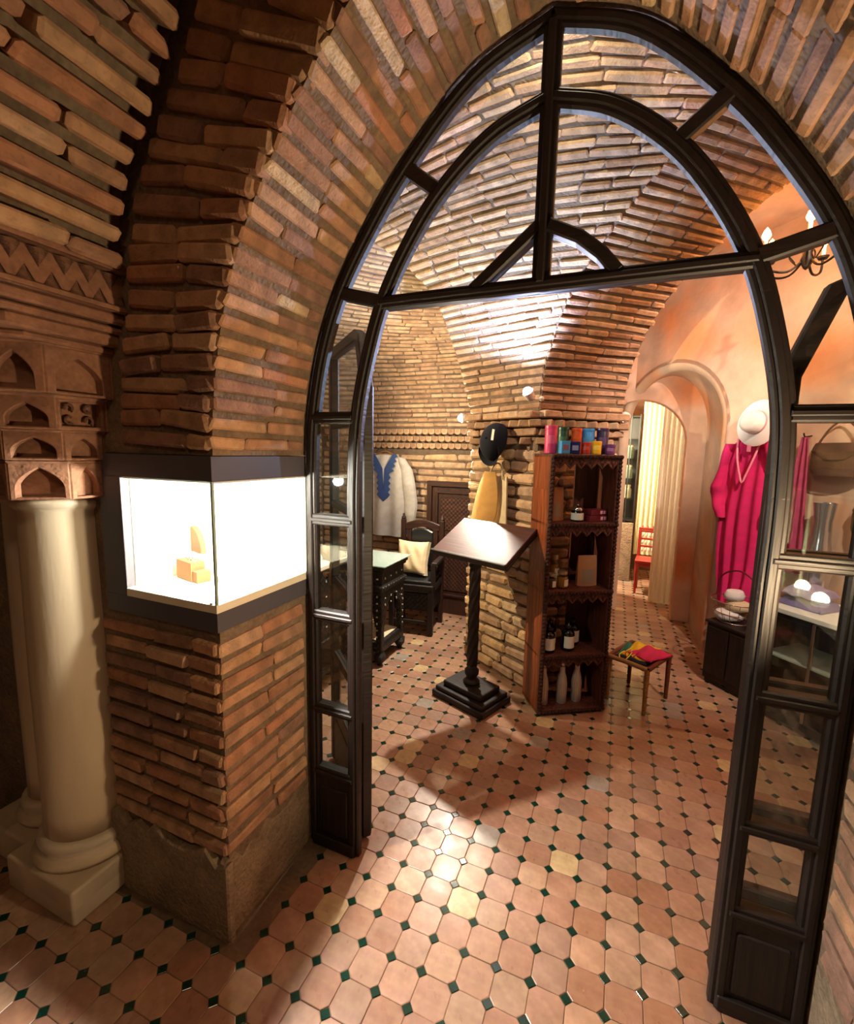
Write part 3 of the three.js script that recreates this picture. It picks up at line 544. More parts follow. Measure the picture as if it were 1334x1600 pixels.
// ================================================================ THE SHOP BEHIND: PILLAR AND FAN VAULT
const A48 = R(48), DD = V(Math.sin(A48), 0, -Math.cos(A48)), EE = V(Math.cos(A48), 0, Math.sin(A48));   // arch depth and arch span
const P0 = V(-0.47, 0, -2.95), PL = V(-1.03, 0, -3.31), ND = DD.clone().negate();
const toLin = (arr) => arr.map((m) => m.color.clone());
const TONES = toLin(brickFar);
{
  const g = structure('brick_pillar', 'brick pillar with a stepped sawtooth cornice behind the lectern and the shelf unit');
  const PR = P0.clone().addScaledVector(DD, 0.66);
  const poly = [PL, P0, PR, V(-0.05, 0, -4.0), V(-0.9, 0, -4.0)];
  const cen = V(-0.5, 0, -3.45);
  const inner = poly.map((p) => p.clone().lerp(cen, 0.035));
  part('core', extrude(inner.map((p) => [p.x, -p.z]), 1.9).rotateX(-Math.PI / 2), M.mortarFar, g);
  const faces = [[PL, P0], [P0, PR]];
  faces.forEach(([a, b], fi) => {
    const n = V(-(b.z - a.z), 0, b.x - a.x).normalize(); if (n.dot(a.clone().sub(cen)) < 0) n.negate();
    for (let i = 0; i < 20; i++) {
      const y = 0.05 + i * 0.081, w = (k) => 0.008 * Math.sin(k * 5 + i * 1.3);
      const pts = [0, 0.33, 0.66, 1].map((k) => a.clone().lerp(b, k).setY(y + w(k)).addScaledVector(n, 0.006));
      layCourse(g, pts, pts.map(() => n), { h: 0.064, d: 0.06, gap: 0.004, proud: 0.005, len: [0.16, 0.3], mats: fi ? brickFar : [brickPale[0], brickPale[1], brickFar[5], brickFar[1]], tilt: 0.02, c: 0.014, j: 0.005 });
    }
    // cornice: flat, sawtooth, flat, sawtooth
    for (const [y, out, h] of [[1.735, 0.03, 0.042], [1.845, 0.065, 0.042]]) { const pts = [a, b].map((p) => p.clone().setY(y).addScaledVector(n, out)); layCourse(g, pts, [n, n], { h, d: 0.12, gap: 0.006, proud: 0.006, len: [0.13, 0.2], mats: brickFar, c: 0.006, j: 0.003 }); }
    const along = b.clone().sub(a), len = along.length(), dir = along.clone().normalize();
    for (const [y, out, step] of [[1.68, 0.015, 0.125], [1.79, 0.045, 0.085]]) for (let s = 0.05; s < len; s += step) {
      const m = part('brick', brickShape(0.08, 0.042, 0.08, 0.005, 0.002)[0], pick(brickFar), g);
      m.position.copy(a.clone().addScaledVector(dir, s).setY(y).addScaledVector(n, out - 0.03)); m.rotation.y = Math.atan2(n.x, n.z) + Math.PI / 4;
    }
  });
}
// profile of the cross arch: distance along the span, height
const SPR = (() => { const c = new THREE.CatmullRomCurve3([[0, 1.87], [0.03, 2.1], [0.09, 2.25], [0.2, 2.42], [0.36, 2.57], [0.55, 2.68], [0.75, 2.785], [0.95, 2.85], [1.15, 2.915], [1.5, 3.0]].map(([x, y]) => V(x, y, 0)), false, 'centripetal'); c.arcLengthDivisions = 600; return c; })();
const SLEN = SPR.getLength();
{
  const g = structure('brick_vault', 'curved brick arch soffit rising from the pillar towards the plastered room');
  const S = (u, v) => { const q = SPR.getPointAt(v); return P0.clone().addScaledVector(EE, q.x).addScaledVector(DD, 0.66 * u).setY(q.y); };
  const Nf = (u, v) => { const a = SPR.getPointAt(Math.max(0, v - 0.01)), b = SPR.getPointAt(Math.min(1, v + 0.01)); const t = b.clone().sub(a).normalize(); return EE.clone().multiplyScalar(t.y).add(V(0, -t.x, 0)).normalize(); };
  part('mortar', slab(S, Nf, 4, 40, 0.012, 0.16), M.mortarFar, g);
  const N = Math.floor(SLEN / 0.051);
  for (let i = 0; i < N; i++) { const v = (i + 0.5) / N, pts = [0, 0.5, 1].map((u) => { const p = S(u, v); return p.addScaledVector(DD, u === 1 ? (i % 2 ? 0.012 : -0.004) : 0).addScaledVector(V(0, 1, 0), 0.004 * Math.sin(u * 7 + i)); }), n = Nf(0, v); layCourse(g, pts, [n, n, n], { h: 0.03, d: 0.05, gap: 0.005, proud: 0.005, len: [0.14, 0.24], mats: brickFar, tilt: 0.01, c: 0.005, j: 0.003, start: 0 }); }
}
// the fan of the vault: plan lines of the courses at rising heights, from the left groin to the arris
const FAN = [
  [1.87, [-1.03, -3.31], [-0.845, -3.19], [-0.655, -3.07], [-0.47, -2.95]],
  [2.10, [-1.08, -3.27], [-0.87, -3.155], [-0.66, -3.04], [-0.45, -2.928]],
  [2.25, [-1.10, -3.16], [-0.87, -3.06], [-0.64, -2.965], [-0.41, -2.883]],
  [2.42, [-1.13, -3.02], [-0.87, -2.92], [-0.61, -2.845], [-0.336, -2.80]],
  [2.57, [-1.155, -2.83], [-0.85, -2.71], [-0.54, -2.665], [-0.23, -2.683]],
  [2.68, [-1.24, -2.67], [-0.86, -2.55], [-0.48, -2.51], [-0.102, -2.541]],
  [2.785, [-1.38, -2.55], [-0.90, -2.40], [-0.43, -2.33], [0.032, -2.393]],
  [2.85, [-1.50, -2.44], [-0.92, -2.22], [-0.38, -2.12], [0.166, -2.244]],
  [2.915, [-1.58, -2.22], [-0.92, -1.98], [-0.34, -1.86], [0.30, -2.095]],
  [2.97, [-1.66, -1.86], [-0.90, -1.62], [-0.25, -1.52], [0.45, -1.9]],
  [3.0, [-1.7, -1.43], [-0.9, -1.38], [-0.25, -1.36], [0.62, -1.42]],
];
const fanAt = (() => {
  const cs = [1, 2, 3, 4].map((k) => { const c = new THREE.CatmullRomCurve3(FAN.map((r) => V(r[k][0], r[0], r[k][1])), false, 'centripetal'); c.arcLengthDivisions = 400; return c; });
  return (u, v) => { const t = v * (FAN.length - 1) / (FAN.length - 1); const ps = cs.map((c) => c.getPoint(t)); const y = ps.reduce((a, p) => a + p.y, 0) / 4; const c = new THREE.CatmullRomCurve3(ps.map((p) => p.setY(y)), false, 'centripetal'); return c.getPoint(u); };
})();
function normalOf(S, ref) { return (u, v) => { const e = 0.01, a = S(Math.min(1, u + e), v).sub(S(Math.max(0, u - e), v)), b = S(u, Math.min(1, v + e)).sub(S(u, Math.max(0, v - e))); const n = a.cross(b).normalize(); if (n.dot(ref.clone().sub(S(u, v))) < 0) n.negate(); return n; }; }
// rows at equal distances along the surface, measured in the middle
function rowsOf(S, pitch, um = 0.5) { const out = []; let acc = 0, q = S(um, 0), next = pitch / 2; for (let i = 1; i <= 800; i++) { const p = S(um, i / 800); acc += p.distanceTo(q); q = p; if (acc > next) { out.push(i / 800); next += pitch; } } return out; }
{
  const g = structure('brick_vault', 'fan of curved brick courses spreading up and forward from the pillar');
  const N = normalOf(fanAt, V(-0.3, 0.8, -1.6));
  part('mortar', slab(fanAt, N, 14, 40, 0.009, 0.1), M.mortarFar, g);
  const rows = rowsOf(fanAt, 0.053);
  rows.forEach((v, i) => { const us = Array.from({ length: 13 }, (_, k) => k / 12), pts = us.map((u) => fanAt(u, v)), ns = us.map((u) => N(u, v)); layCourse(g, pts, ns, { h: 0.032, d: 0.05, gap: 0.005, proud: 0.005, len: [0.13, 0.24], mats: brickFar, tilt: 0.014, c: 0.005, j: 0.003, start: i % 2 ? 0.001 : 0 }); });
}
let scallop;
// the bay at the back left: straight wall below, coved brick vault above
const XL = -2.95, ZB = -4.15;
{
  const g = structure('wall_back', 'rough brick back wall with a scalloped frieze');
  part('mortar', box(2.9, 1.95, 0.2, -1.6, 0.95, ZB - 0.112, 0.002), M.mortarFar, g);
  const n = V(0, 0, 1);
  for (let i = 0; i < 22; i++) { const y = 0.04 + i * 0.0715; layCourse(g, [-2.95, -2.3, -1.6, -0.9].map((x, k) => V(x, y + 0.006 * Math.sin(k * 2 + i), ZB)), [n, n, n, n], { h: 0.058, d: 0.05, gap: 0.005, proud: 0.005, len: [0.22, 0.4], mats: [brickPale[0], brickFar[1], brickFar[4], brickFar[5]], tilt: 0.014, c: 0.012, j: 0.005 }); }
  for (let r = 0; r < 3; r++) for (let i = 0; i < 30; i++) {
    const y = 1.655 + r * 0.068, w = 0.062, q = []; for (let k = 0; k <= 6; k++) { const a = Math.PI * k / 6; q.push([-w / 2 * Math.cos(a), -0.012 - 0.02 * Math.sin(a)]); }
    const m = part('brick', (scallop ||= extrude([...q, [w / 2, 0.02], [-w / 2, 0.02]], 0.07, 0.004)), pick(brickFar), g);
    m.position.set(-2.85 + i * 0.066 + (r % 2) * 0.033, y, ZB - 0.045 + r * 0.014);
  }
}
const COVE = new THREE.CatmullRomCurve3([[0, 1.83], [0.015, 1.98], [0.05, 2.12], [0.13, 2.32], [0.28, 2.48], [0.5, 2.61], [0.8, 2.74], [1.15, 2.85], [1.5, 2.94], [1.9, 3.0]].map(([o, y]) => V(o, y, 0)), false, 'centripetal');
const coveAt = (u, v) => {
  const q = COVE.getPoint(v), o = q.x, y = q.y, xl = XL + o * 1.15, zb = ZB + o, r = 0.15 + 1.15 * Math.min(1, Math.max(0, (y - 1.9) / 0.7));
  const xr = -0.35, zf = -1.44, l1 = Math.max(0, xr - (xl + r)), l2 = Math.PI / 2 * r, l3 = Math.max(0, zf - (zb + r)), s = u * (l1 + l2 + l3);
  if (s < l1) return V(xr - s, y, zb);
  if (s < l1 + l2) { const a = (s - l1) / r; return V(xl + r - r * Math.sin(a), y, zb + r - r * Math.cos(a)); }
  return V(xl, y, zb + r + (s - l1 - l2));
};
{
  const g = structure('brick_vault', 'coved brick vault over the back left bay with thin curving courses');
  const N = normalOf(coveAt, V(-1.3, 1.2, -2.7));
  part('mortar', slab(coveAt, N, 36, 30, 0.008, 0.1), M.mortarFar, g);
  const list = [], us = Array.from({ length: 41 }, (_, k) => k / 40);
  rowsOf(coveAt, 0.047, 0.3).forEach((v) => layCourse(g, us.map((u) => coveAt(u, v)), us.map((u) => N(u, v)), { h: 0.03, d: 0.045, gap: 0.005, proud: 0.004, len: [0.14, 0.24], tones: TONES, tilt: 0.012, c: 0.005, j: 0.003 }, list));
  const m = part('far_bricks', list, M.brickV, g); m.userData.kind = 'stuff';
}
{
  const w = structure('wall_left', 'brick side wall of the back bay');
  part('mortar', box(0.2, 1.95, 2.9, XL - 0.112, 0.95, -2.8, 0.002), M.mortarFar, w);
  const n = V(1, 0, 0), list = [];
  for (let i = 0; i < 25; i++) { const y = 0.04 + i * 0.0715; layCourse(w, [V(XL, y, -1.45), V(XL, y, -4.15)], [n, n], { h: 0.05, d: 0.05, gap: 0.008, proud: 0.006, len: [0.22, 0.4], tones: TONES, tilt: 0.012, c: 0.012, j: 0.004 }, list); }
  part('side_bricks', list, M.brickV, w).userData.kind = 'stuff';
}
// ================================================================ PLASTERED ROOM
const QW = V(0.72, 0, -4.22);
const wallAt = (u, y, w = 0) => QW.clone().addScaledVector(EE, u).addScaledVector(DD, w).setY(y);      // u to the right, w into the wall
const WYAW = Math.atan2(-EE.z, EE.x);
{
  const g = structure('wall_plaster', 'salmon pink plaster wall with a deep rounded archway');
  const uc = -0.5, rad = 0.5, sp = 1.84, arch = (k) => { const q = []; for (let i = 0; i <= 28; i++) { const a = Math.PI * i / 28; q.push([uc + (rad + k) * Math.cos(a), sp + (rad + k) * Math.sin(a)]); } return [[uc + rad + k, 0], [uc + rad + k, sp * 0.5], ...q, [uc - rad - k, sp * 0.5], [uc - rad - k, 0]]; };
  const o = arch(0.06);
  part('plaster_face', extrude([[-1.7, 0], ...[...o].reverse(), [1.4, 0], [1.4, 3.3], [-1.7, 3.3]], 0.1).applyMatrix4(new THREE.Matrix4().makeBasis(EE, V(0, 1, 0), ND).setPosition(QW.clone().addScaledVector(DD, 0.1))), M.pink, g);
  // rounded edge and deep reveal; the passage runs straight back
  const K = 7, rows = [];
  for (let k = 0; k <= K; k++) { const a = Math.PI / 2 * k / K, w = 0.06 * (1 - Math.cos(a)) * 1.0, e = 0.06 * (1 - Math.sin(a)); rows.push(arch(e).map(([u, y]) => wallAt(u, y, w))); }
  rows.push(arch(0).map(([u, y]) => wallAt(u, y, 0.06).add(V(-0.01, 0, -0.3)))); rows.push(arch(0).map(([u, y]) => wallAt(u, y, 0.06).add(V(-0.02, 0, -0.62))));
  const S = (u, v) => { const r = rows[Math.round(v * (rows.length - 1))]; return r[Math.round(u * (r.length - 1))].clone(); };
  const rg = slab(S, (u, v) => { const p = S(u, v), c = rows[Math.round(v * (rows.length - 1))]; const m = c[0].clone().lerp(c[c.length - 1], 0.5).setY(Math.min(p.y, sp)); return m.sub(p).normalize(); }, rows[0].length - 1, rows.length - 1, 0, 0.03);
  part('arch_reveal', toCreasedNormals(rg, 0.9), M.reveal, g, 'rounded cream plaster reveal');
  // inner arch at the end of the passage
  const ic = 0.185, ir = 0.405, is = 1.72, q = []; for (let i = 0; i <= 24; i++) { const a = Math.PI * i / 24; q.push([ic + ir * Math.cos(a), is + ir * Math.sin(a)]); }
  part('inner_arch', extrude([[-0.6, 0], [ic - ir, 0], ...[...q].reverse(), [ic + ir, 0], [1.0, 0], [1.0, 2.8], [-0.6, 2.8]], 0.13, 0.006).translate(0, 0, -5.02), M.pink, g);
}
{
  const w = structure('wall_right', 'salmon pink plaster wall at the right of the shop');
  part('plaster_face', box(0.15, 3.3, 2.4, 1.72, 1.65, -2.55, 0.002), M.pink, w);
}
{
  const w = structure('wall_passage', 'plain walls of the passage behind the archway');
  part('side_wall', box(0.12, 3.3, 3.4, -0.42, 1.65, -5.75, 0.002), M.shell, w);
  part('side_wall', box(0.12, 3.3, 2.9, 1.06, 1.65, -6.0, 0.002), M.reveal, w);
  part('end_wall', box(1.7, 3.3, 0.12, 0.3, 1.65, -7.3, 0.002), M.shell, w);
  part('side_wall', box(0.12, 3.3, 0.5, -0.42, 1.65, -4.3, 0.002), M.shell, w);
}
{
  const c = structure('ceiling', 'plaster ceiling above the vaults');
  part('ceiling_slab', box(6.2, 0.12, 6.1, -0.2, 3.24, -4.45, 0.002), M.pink, c);
  const c2 = structure('ceiling', 'ceiling of the front room');
  part('ceiling_slab', box(6.2, 0.12, 3.8, -0.2, 3.76, 0.4, 0.002), M.shell, c2);
  const w = structure('wall_back', 'walls of the front room behind the viewer');
  part('plaster_face', box(6.2, 3.8, 0.12, -0.2, 1.85, 2.3, 0.002), M.shell, w);
  part('plaster_face', box(0.12, 3.8, 3.4, -3.2, 1.85, 0.65, 0.002), M.shell, w);
  part('plaster_face', box(0.12, 3.8, 3.4, 2.72, 1.85, 0.65, 0.002), M.shell, w);
}
// ================================================================ LECTERN
{
  const t = thing('lectern', 'dark wooden lectern with sloping reading desk and spiral-turned post', 'lectern', [-0.775, 0, -2.7], R(-22));
  part('base', [box(0.42, 0.045, 0.31, 0, 0.0225, 0, 0.012), box(0.385, 0.03, 0.275, 0, 0.058, 0, 0.01), box(0.31, 0.04, 0.21, 0, 0.092, 0, 0.012)], M.darkWood, t);
  part('turned_foot', lathe([[0.0001, 0.11], [0.05, 0.11], [0.055, 0.125], [0.04, 0.14], [0.03, 0.15], [0.045, 0.175], [0.047, 0.2], [0.03, 0.22], [0.036, 0.235], [0.0001, 0.235]], 24), M.darkWood, t);
  { const n = 40, k = 26, pos = [], idx = []; for (let j = 0; j <= n; j++) for (let i = 0; i <= k; i++) { const y = 0.232 + 0.65 * j / n, a = i / k * Math.PI * 2, r = 0.0335 + 0.004 * Math.sin(a * 6 + y * 60); pos.push(r * Math.cos(a), y, r * Math.sin(a)); } for (let j = 0; j < n; j++) for (let i = 0; i < k; i++) { const a = j * (k + 1) + i; idx.push(a, a + k + 1, a + 1, a + 1, a + k + 1, a + k + 2); } const q = new THREE.BufferGeometry(); q.setAttribute('position', new THREE.BufferAttribute(new Float32Array(pos), 3)); q.setIndex(idx); q.computeVertexNormals(); part('post', [q], M.darkWood, t, 'spiral-reeded post'); }
  part('neck', [lathe([[0.0001, 0.88], [0.036, 0.88], [0.042, 0.895], [0.034, 0.91], [0.034, 0.96], [0.0001, 0.96]], 20), box(0.16, 0.04, 0.12, 0, 0.955, 0.0, 0.006)], M.darkWood, t);
  const desk = new THREE.Group(); desk.name = 'desk'; t.add(desk); desk.position.set(0, 0.945, 0.085); desk.rotation.x = Math.atan2(0.18, 0.32);
  const D = Math.hypot(0.32, 0.18);
  part('desk_board', box(0.58, 0.022, D, 0, 0.012, -D / 2, 0.005), new THREE.MeshPhysicalMaterial({ color: '#5a2d1e', map: T.wood, bumpMap: T.woodB, bumpScale: 0.0006, roughness: 0.5, clearcoat: 0.6, clearcoatRoughness: 0.38 }), desk, 'polished reddish brown board');
  part('desk_frame', [box(0.585, 0.02, D + 0.01, 0, -0.012, -D / 2, 0.005), box(0.54, 0.03, 0.03, 0, -0.035, -D + 0.03, 0.004)], M.darkWood, desk);
  part('book_ledge', box(0.59, 0.04, 0.018, 0, 0.012, 0.006, 0.006), M.darkWood, desk);
}
// ================================================================ SHELF UNIT AND ITS GOODS
const BC = { p: V(-0.1585, 0, -2.7975), yaw: Math.atan2(0.233, 0.377), w: 0.443, d: 0.247, hgt: 1.6 };
const BX = V(Math.cos(BC.yaw), 0, -Math.sin(BC.yaw)), BZ = V(Math.sin(BC.yaw), 0, Math.cos(BC.yaw));      // along the front, out of the front
const onShelf = (x, y, z) => { const p = BC.p.clone().addScaledVector(BX, x).addScaledVector(BZ, z); return [p.x, y, p.z]; };   // x from the middle, z from the front (negative = inwards)
const SHELF_Y = [0.035, 0.385, 0.79, 1.2, 1.6];
{
  const t = thing('shelf_unit', 'carved reddish wooden shelf unit with beaded edges and zigzag aprons against the pillar', 'shelf', [BC.p.x, 0, BC.p.z], BC.yaw);
  const w = BC.w, d = BC.d;
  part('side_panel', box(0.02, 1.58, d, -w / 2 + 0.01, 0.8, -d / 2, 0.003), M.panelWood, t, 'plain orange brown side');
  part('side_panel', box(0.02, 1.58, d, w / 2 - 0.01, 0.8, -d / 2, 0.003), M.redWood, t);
  part('back_board', box(0.15, 1.56, 0.012, w / 2 - 0.095, 0.8, -d + 0.006, 0.002), M.redWood, t, 'narrow dark board at the right of the open back');
  SHELF_Y.forEach((y, i) => {
    part('shelf_board', box(w, 0.022, d + 0.012, 0, y - 0.011, -d / 2 + 0.006, 0.003), M.carved, t);
    const n = 20, list = []; for (let k = 0; k < n; k++) list.push(new THREE.SphereGeometry(0.0115, 8, 6).translate(-w / 2 + (k + 0.5) * w / n, y - 0.011, 0.014));
    part('bead_trim', list, M.carved, t);
    if (i) {
      const z = [], m = 6, ww = w - 0.05; for (let k = 0; k <= m * 2; k++) z.push([-ww / 2 + ww * k / (m * 2), k % 2 ? -0.062 : -0.03]);
      const orn = [extrude([[-ww / 2, 0], ...z, [ww / 2, 0]], 0.012, 0.002)];
      for (let k = 0; k < m; k++) { const cx = -ww / 2 + ww * (k + 0.5) / m; orn.push(new THREE.TorusGeometry(0.014, 0.003, 5, 10).translate(cx, -0.018, 0.012), new THREE.ConeGeometry(0.012, 0.03, 4).rotateZ(Math.PI).scale(1, 1, 0.4).translate(cx, -0.042, 0.012)); }
      part('apron', merge(orn).translate(0, y - 0.022, -0.012), M.carved, t, 'carved zigzag apron');
    }
  });
  for (const s of [-1, 1]) { const list = [box(0.03, 1.58, 0.02, s * (w / 2 - 0.015), 0.8, -0.006, 0.003)]; for (let k = 0; k < 68; k++) list.push(new THREE.SphereGeometry(0.0115, 7, 5).translate(s * (w / 2 - 0.012), 0.02 + k * 0.0233, 0.008)); part('bead_stile', list, M.carved, t); }
}
// tins on the top
function tin(name, label, color, r, h, x, z, o = {}) {
  const t = thing(name, label, o.cat ?? 'tin', onShelf(x, 1.601, z), o.turn ?? 0);
  const m = std(color, { roughness: 0.35, metalness: 0.1 });
  if (o.square) { part('body', box(r * 2, h - 0.006, r * 2, 0, (h - 0.006) / 2, 0, 0.004), m, t); part('lid', box(r * 2.06, 0.012, r * 2.06, 0, h - 0.006, 0, 0.003), m, t); } else {
    part('body', lathe([[0.0001, 0], [r - 0.002, 0], [r, 0.003], [r, h - 0.014], [0.0001, h - 0.014]], 28), m, t);
    part('lid', lathe([[r + 0.0012, h - 0.02], [r + 0.0015, h - 0.003], [r - 0.002, h], [0.0001, h]], 28), o.lid ? std(o.lid, { roughness: 0.35 }) : m, t);
  }
  part('label_band', o.square ? box(r * 1.2, h * 0.4, 0.002, 0, h * 0.5, r + 0.001, 0.0005) : new THREE.CylinderGeometry(r + 0.0008, r + 0.0008, h * 0.3, 28, 1, true, -0.7, 1.4).translate(0, h * 0.5, 0), std(o.band ?? '#d8c9b0', { roughness: 0.4, side: THREE.DoubleSide }), t);
}
tin('tall_tin', 'tall pink tin at the left end on top of the shelf unit', '#c43a6c', 0.036, 0.165, -0.175, -0.12, { band: '#cf5c84' });
tin('tall_tin', 'tall dark green tin in the back row on top of the shelf unit', '#174a3c', 0.032, 0.16, -0.075, -0.17, { band: '#3f7a64' });
tin('tall_tin', 'tall orange tin in the back row on top of the shelf unit', '#c2501c', 0.031, 0.155, 0.005, -0.155, { band: '#d0642c' });
tin('tall_tin', 'tall sky blue tin in the back row behind the yellow tin', '#2f86cc', 0.038, 0.155, 0.085, -0.165, { band: '#54a0da' });
tin('tall_tin', 'tall dark purple tin at the right end on top of the shelf unit', '#2b1a3f', 0.035, 0.16, 0.172, -0.15, { band: '#57416b' });
tin('small_tin', 'small light blue square tin in the front row beside the pink tin', '#4c9bd2', 0.027, 0.075, -0.118, -0.06, { square: true, turn: 0.5, band: '#8a5a66' });
tin('small_tin', 'small dark blue square tin in the front row before the green one', '#1d2a63', 0.029, 0.072, -0.052, -0.065, { square: true, turn: 0.3, band: '#8f94b8' });
tin('small_tin', 'small red tin in the front row before the orange one', '#a82c1e', 0.026, 0.07, 0.02, -0.06, { band: '#b8483a' });
tin('small_tin', 'small yellow tin in the front row before the sky blue one', '#d9ac10', 0.028, 0.078, 0.085, -0.058, { band: '#e6c64a' });
tin('small_tin', 'small violet round tin in front of the tall purple one', '#5a2f63', 0.028, 0.062, 0.178, -0.065, { band: '#8a5c92' });
function pouch(label, x, y, z, w, h, turn) {
  const t = thing('paper_pouch', label, 'pouch', onShelf(x, y + 0.001, z), BC.yaw + turn);
  const S = (u, v) => { const th = 0.026 * (1 - v) ** 0.7 * Math.sin(Math.PI * Math.min(1, 0.15 + u * 0.7)) + 0.002; return V((u - 0.5) * w * (1 - 0.05 * v), v * h, th); };
  part('bag', [slab(S, () => V(0, 0, 1), 10, 10, 0, 0.002), slab((u, v) => { const p = S(1 - u, v); p.z = -p.z; return p; }, () => V(0, 0, -1), 10, 10, 0, 0.002), box(w * 0.95, 0.006, 0.04, 0, 0.003, 0, 0.002)], M.kraft, t);
  part('window', slab((u, v) => S(0.2 + 0.6 * u, 0.1 + 0.45 * v).add(V(0, 0, 0.0015)), () => V(0, 0, 1), 6, 6, 0, 0.001), M.kraftWin, t, 'clear window showing dried herbs');
  part('seal_strip', box(w * 0.94, 0.01, 0.007, 0, h * 0.86, 0, 0.002), M.kraft, t);
}
function jar(label, x, y, z, r, h, fill, group) {
  const t = thing('glass_jar', label, 'jar', onShelf(x, y + 0.001, z), BC.yaw + rr(-0.3, 0.3), group);
  part('glass', lathe([[0.0001, 0], [r - 0.003, 0], [r, 0.004], [r, h * 0.68], [r * 0.8, h * 0.8], [r * 0.78, h * 0.84]], 24), M.jarGlass, t);
  part('contents', lathe([[0.0001, 0.003], [r - 0.003, 0.003], [r - 0.0025, 0.008], [r - 0.0025, h * 0.64], [0.0001, h * 0.66]], 20), fill, t);
  part('lid', lathe([[r * 0.86, h * 0.82], [r * 0.9, h * 0.83], [r * 0.9, h - 0.003], [r * 0.84, h], [0.0001, h]], 24), M.lid, t);
  part('label', new THREE.CylinderGeometry(r + 0.0008, r + 0.0008, h * 0.4, 18, 1, true, -0.2, 1.5).translate(0, h * 0.34, 0), std('#dcd8cc', { side: THREE.DoubleSide }), t, 'white paper label');
}
{ // second compartment from the top
  pouch('large brown paper pouch with a window at the left on the upper shelf', -0.135, 1.2, -0.11, 0.12, 0.2, 0.15);
  const j = thing('cosmetic_jar', 'small white labelled jar with black glass and metal lid on the upper shelf', 'jar', onShelf(0.0, 1.201, -0.075));
  part('body', lathe([[0.0001, 0], [0.034, 0], [0.036, 0.004], [0.036, 0.06], [0.03, 0.066], [0.0001, 0.066]], 26), M.black, j);
  part('label', new THREE.CylinderGeometry(0.0368, 0.0368, 0.042, 24, 1, true, -1.6, 3.2).translate(0, 0.03, 0), std('#dcd8cc', { side: THREE.DoubleSide }), j, 'white label');
  part('lid', lathe([[0.034, 0.066], [0.035, 0.07], [0.034, 0.082], [0.02, 0.088], [0.008, 0.092], [0.006, 0.1], [0.0001, 0.104]], 24), M.chrome, j, 'shiny metal lid');
  for (const [x, y, z, l, lab] of [[0.118, 1.201, -0.085, 0.135, 'dark red flat box lying at the right of the upper shelf'], [0.122, 1.237, -0.09, 0.12, 'second dark red box lying on the first on the upper shelf']]) {
    const b = thing('gift_box', lab, 'box', onShelf(x - (l < 0.14 ? 0.0 : 0), y, z), BC.yaw + 0.25);
    part('carton', box(l, 0.034, 0.07, 0, 0.017, 0, 0.002), M.maroon, b);
    part('end_print', [0, 1].map((k) => box(0.018, 0.02, 0.001, l / 2 - 0.016 - k * 0.026, 0.017, 0.0355, 0.0003)), M.rose, b, 'pale pink printed patches');
  }
}
{ // third compartment
  jar('honey jar with pale lid standing at the back left of the middle shelf', -0.155, 0.79, -0.15, 0.03, 0.12, M.spice);
  jar('small dark spice jar at the front left of the middle shelf', -0.15, 0.79, -0.055, 0.028, 0.095, M.spice);
  jar('amber honey jar in the middle of the three on the middle shelf', -0.075, 0.79, -0.065, 0.034, 0.105, M.honey);
  jar('tall amber jar standing behind the two front jars', -0.09, 0.79, -0.16, 0.033, 0.19, M.honey);
  pouch('brown paper pouch with a window at the right on the middle shelf', 0.1, 0.79, -0.1, 0.135, 0.19, 0.05);
}
// black bottles
{
  const make = (label) => { const t = thing('black_bottle', label, 'bottle', [0, 0, 0], 0); part('body', lathe([[0.0001, 0], [0.036, 0], [0.04, 0.005], [0.04, 0.108], [0.034, 0.122], [0.018, 0.13], [0.016, 0.137], [0.0001, 0.138]], 28), M.black, t); part('cap', lathe([[0.0001, 0.135], [0.02, 0.135], [0.02, 0.158], [0.01, 0.16], [0.006, 0.175], [0.0001, 0.176]], 20), M.black, t); part('label', new THREE.CylinderGeometry(0.0408, 0.0408, 0.075, 24, 1, true, -1.2, 2.4).translate(0, 0.058, 0), std('#d6d2c6', { side: THREE.DoubleSide, roughness: 0.7 }), t, 'large cream label'); return t; };
  const first = make('black bottle with cream label at the front left of the lower shelf');
  const spots = [[-0.145, -0.06, null], [-0.095, -0.155, 'black bottle with cream label at the back left of the lower shelf'], [-0.01, -0.075, 'widest looking black bottle with cream label in the middle front of the lower shelf'], [0.065, -0.16, 'rightmost black bottle with cream label on the lower shelf']];
  spots.forEach(([x, z, lab], i) => { const o = i ? first.clone() : first; if (i) { o.name = numbered('black_bottle'); o.userData = { ...first.userData, label: lab }; scene.add(o); } o.userData.group = 'black bottles on the lower shelf'; o.position.set(...onShelf(x, 0.386, z)); o.rotation.y = BC.yaw + 0.1 * i; });
}
